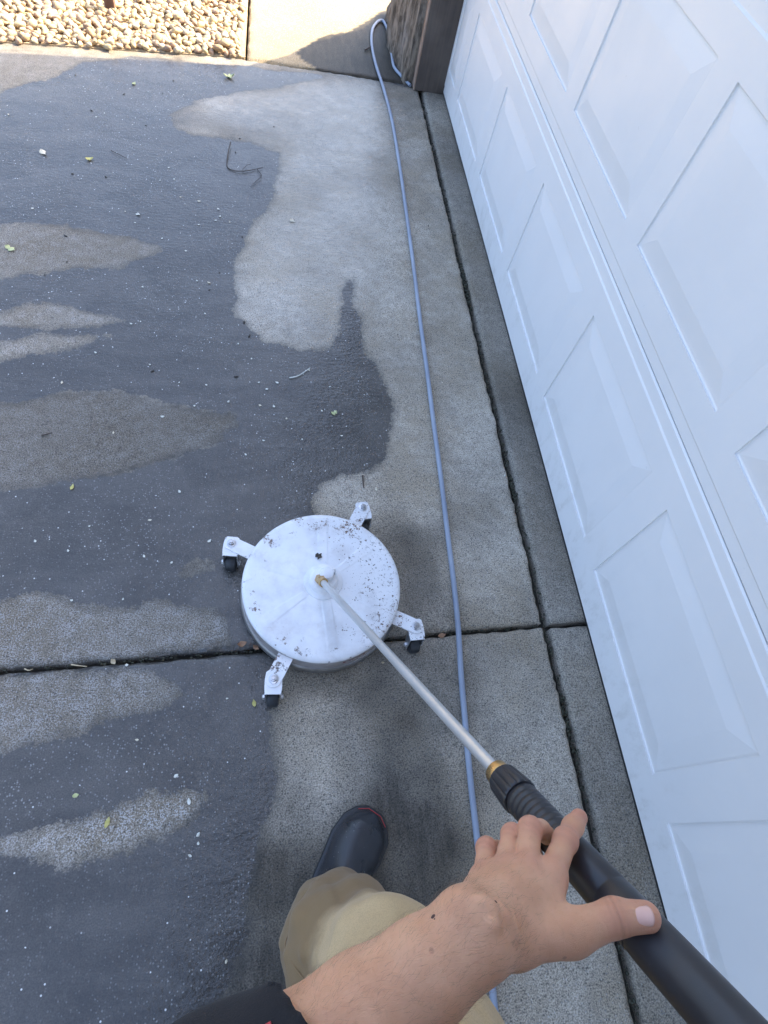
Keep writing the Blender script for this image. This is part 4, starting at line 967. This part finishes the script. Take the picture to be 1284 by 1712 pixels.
def leaf_geo(c, ln_, wd, ang, curl, lobes=0, seed=0):
    r = random.Random(seed); V = []; n = 9; ca, sa = math.cos(ang), math.sin(ang)
    for i in range(n):
        t = i / (n - 1); half = wd / 2 * math.sin(math.pi * min(.98, max(.02, t)) ** .85) * (1 + (.5 * math.sin(lobes * t * 6.28) if lobes else 0)) + .0003
        for s in (-1, 0, 1):
            x = (t - .5) * ln_; y = s * half * r.uniform(.85, 1.15); z = .0012 + curl * ((2 * t - 1) ** 2 * .6 + abs(s) * .35 * r.uniform(.5, 1.3)) * ln_ + r.uniform(0, .0006)
            V.append((c[0] + x * ca - y * sa, c[1] + x * sa + y * ca, c[2] + z))
    F = []
    for i in range(n - 1):
        for k in (0, 1): a = 3 * i + k; F.append((a, a + 1, a + 4, a + 3))
    return V, F
def leaf(name, u, v, ln_, wd, ang, curl, mat, label, cat='leaf', group=None, lobes=0, z=0.0):
    c = gp(u, v, z); V, F = leaf_geo(c, ln_, wd, rad(ang), curl, lobes, int(u * 7 + v)); o = mob(name, V, F, mat, None, True, origin=(c[0], c[1], z))
    md = o.modifiers.new('t', 'SOLIDIFY'); md.thickness = .0005; md.offset = 1
    tag(o, label, cat, group); return o
leaf('leaf', 73, 257, .040, .018, -50, .22, M['cream'], 'cream curled leaf lying on the wet concrete near the left edge', lobes=1)
leaf('leaf', 150, 267, .030, .020, 20, .3, M['yellow'], 'yellow-brown curled leaf right of the cream leaf, left of the twig')
leaf('leaf', 383, 130, .052, .030, 10, .4, M['ygreen'], 'yellow-green leaf clump below the corner of the gravel bed', lobes=2)
leaf('leaf', 224, 141, .022, .016, 60, .3, M['ygreen'], 'small yellow-green leaf on wet concrete below the gravel')
leaf('leaf', 489, 370, .026, .016, -35, .25, M['cream'], 'cream and tan leaf on the pale rounded patch above the cleaner', lobes=1)
leaf('leaf', 18, 417, .040, .022, -30, .2, M['ygreen'], 'pale green leaf on the uppermost dry patch at the left edge', lobes=2)
leaf('leaf', 559, 691, .022, .018, 40, .2, M['ygreen'], 'pale green leaf on the dark wet tongue above the cleaner', lobes=1.5)
leaf('leaf', 121, 815, .020, .009, 80, .2, M['yellow'], 'small yellowish leaf below the large dry patch on the left')
leaf('leaf', 425, 1176, .018, .009, 100, .3, M['yellow'], 'small yellow leaf left of the cleaner caster nearest the boot')
leaf('leaf', 180, 1375, .022, .010, 75, .25, M['yellow'], 'narrow yellow leaf on the lowest speckled patch')
leaf('leaf', 127, 1330, .013, .009, 10, .25, M['ygreen'], 'tiny green-white leaf above the lowest speckled patch')
leaf('leaf', 405, 1077, .024, .014, 15, .35, M['brown'], 'brown leaf in the joint against the left of the cleaner rim')
leaf('leaf', 428, 1083, .018, .012, -40, .35, M['brown'], 'reddish brown leaf scrap beside the cleaner rim, right of another', z=.001)
leaf('leaf', 738, 1063, .024, .013, 12, .3, M['brown'], 'brown leaf in the joint just left of the hose')
leaf('leaf', 190, 1107, .016, .011, -50, .3, M['straw'], 'tan leaf in the joint at left, right of the straw')
leaf('leaf', 533, 930, .020, .016, -30, .15, M['darkbit'], 'dark torn leaf scrap on the cleaner deck above its hub', lobes=2, z=.1165)
leaf('leaf', 640, 1108, .008, .006, 0, .2, M['straw'], 'tiny tan scrap on damp concrete below the cleaner')
def twig(name, pts, r0, mat, label, cat='twig', z=.003):
    P = [np.array([*gp(u, v)[:2], z + h]) for u, v, h in pts]; q = spline(P, 5); n = len(q); q[:, 2] += .001 * np.array([random.uniform(-.3, 1) for _ in range(n)])
    o = tube(name, q - 0, [r0 * (1 - .55 * i / n) for i in range(n)], mat, None, 6); tag(o, label, cat); return o
tw = empty('twig', gp(410, 287)); tag(tw, 'thin forked twig lying on the wet concrete left of the pale patch', 'twig')
def twp(pts, r):
    q = spline([np.array([*gp(u, v)[:2], .003 + h]) for u, v, h in pts], 5); n = len(q); tube('branch', q, [r * (1 - .5 * i / n) for i in range(n)], M['twig'], tw, 6)
twp([(386, 243, .012), (381, 262, .006), (380, 280, .001), (393, 287, .001), (410, 288, .003), (425, 285, .002), (439, 283, .004)], .0026)
twp([(430, 285, .003), (437, 296, .004), (428, 305, .002), (419, 315, .004)], .0018)
twp([(404, 288, .002), (412, 281, .008), (420, 279, .010)], .0012)
twig('twig', [(186, 253, 0), (198, 259, .001), (212, 266, 0)], .0016, M['twig'], 'short straight dark twig on wet concrete left of the forked twig')
twig('twig', [(606, 796, .001), (607, 808, .001), (608, 817, 0)], .0030, M['twig'], 'short dark stick between the cleaner and the dark wet tongue')
twig('twig', [(484, 633, .001), (498, 630, .002), (512, 621, .001), (518, 617, .002)], .0022, M['petal'], 'pale white stem on wet concrete below the rounded pale patch')
twig('twig', [(70, 729, .0), (80, 727, .001), (88, 724, 0)], .0022, M['twig'], 'short dark twig on the large dry patch at left')
twig('straw', [(120, 1112, .002), (133, 1114, .003), (146, 1115, .001)], .0018, M['straw'], 'pale straw lying in the joint at the left', 'straw')
twig('straw', [(42, 1119, .002), (50, 1122, .004), (56, 1119, .001)], .0016, M['straw'], 'short bent straw in the joint by the left edge of the view', 'straw')
twig('twig', [(610, 86, .003), (618, 82, .006), (624, 78, .004)], .005, M['twig'], 'thick dark stick touching the hose bend by the rock')
# countless-looking but countable pale flecks
PET = [(14, 192), (174, 190), (161, 196), (282, 281), (55, 349), (334, 337), (333, 376), (360, 369), (231, 359), (225, 373), (210, 354), (229, 359), (271, 399), (367, 362), (330, 470), (350, 473), (343, 525), (235, 538),
       (220, 542), (399, 575), (516, 619), (432, 640), (447, 651), (463, 640), (345, 644), (435, 678), (458, 680), (271, 697), (326, 679), (383, 672), (189, 724), (441, 737), (552, 647), (537, 687), (571, 729), (104, 640), (300, 822),
       (288, 941), (379, 1168), (295, 1297), (229, 1237), (319, 1431), (317, 1430), (331, 1395), (317, 1340), (379, 1607), (331, 1396), (332, 1410), (213, 1112), (843, 795), (629, 818), (115, 921), (205, 1002), (120, 1004), (290, 300),
       (301, 330), (268, 302), (352, 390), (310, 420), (365, 350), (385, 372), (238, 480), (250, 610), (300, 640), (410, 760), (250, 870), (60, 905), (150, 880), (350, 905), (240, 930), (480, 700), (505, 735), (160, 590), (420, 600), (800, 385), (740, 640)]
LM = [((411, 287), 'near the forked twig'), ((490, 450), 'by the rounded pale patch'), ((150, 740), 'by the large dry patch at left'), ((535, 985), 'close to the round cleaner'), ((100, 1118), 'near the joint at left'),
      ((170, 1385), 'by the lowest speckled patch'), ((200, 120), 'below the gravel bed'), ((615, 690), 'by the dark wet tongue'), ((100, 540), 'by the two thin dry streaks at left'), ((740, 850), 'beside the hose')]
def near_lm(u, v): return min(LM, key=lambda q: (q[0][0] - u) ** 2 + (q[0][1] - v) ** 2)[1]
for k, (u, v) in enumerate(PET):
    s = random.uniform(.0045, .0095); leaf('petal', u + random.uniform(-1, 1), v, s * random.uniform(1, 1.6), s * .8, random.uniform(0, 180), random.uniform(.1, .35), M['petal'] if k % 5 else M['cream'],
         'tiny pale petal fleck on the concrete ' + near_lm(u, v), 'petal', 'pale petal flecks on the driveway')
BITS = [(207, 158), (126, 126), (244, 210), (153, 185), (177, 296), (121, 291), (458, 212), (401, 232), (394, 255), (367, 456), (408, 539), (417, 562), (255, 621), (290, 135), (272, 156), (716, 378), (75, 460), (405, 396), (350, 485), (110, 395), (112, 438), (395, 630), (665, 560)]
for k, (u, v) in enumerate(BITS):
    s = random.uniform(.004, .008); c = gp(u, v); me = pebs[k % 8]; o = bpy.data.objects.new('bark_bit', me.copy()); o.data.materials.clear(); o.data.materials.append(M['darkbit']); COL.objects.link(o)
    o.location = (c[0], c[1], s * .3); o.scale = (s, s * .7, s * .6); o.rotation_euler = (0, 0, random.uniform(0, 6)); tag(o, 'small dark bark bit on the concrete ' + near_lm(u, v), 'bark bit', 'dark bark bits on the driveway')
# moss and grit in the crack by the door
mv, mf = [], []
for k in range(900):
    y = random.uniform(-.5, 3.5) if k < 600 else random.choice([1.93, 2.0, 2.06, 1.0, .2]) + random.gauss(0, .05)
    x = X_CRACK + .011 + random.gauss(0, .006); s = random.uniform(.002, .005); z = -.022 + random.uniform(0, .016)
    me = pebs[k % 8]; b = len(mv); mv += [(x + v.co[0] * s, y + v.co[1] * s * 1.4, z + v.co[2] * s) for v in me.vertices]; mf += [tuple(b + q for q in p.vertices) for p in me.polygons]
for k in range(350):
    x = random.uniform(-1.4, .79); y = joint_y(x) + random.gauss(0, .004); s = random.uniform(.002, .005); z = -.024 + random.uniform(0, .014); me = pebs[k % 8]; b = len(mv)
    mv += [(x + v.co[0] * s, y + v.co[1] * s, z + v.co[2] * s) for v in me.vertices]; mf += [tuple(b + q for q in p.vertices) for p in me.polygons]
mo = mob('joint_moss', mv, mf, M['moss'], None, True); tag(mo, 'dark moss and grit filling the joints of the concrete', 'moss', kind='stuff')
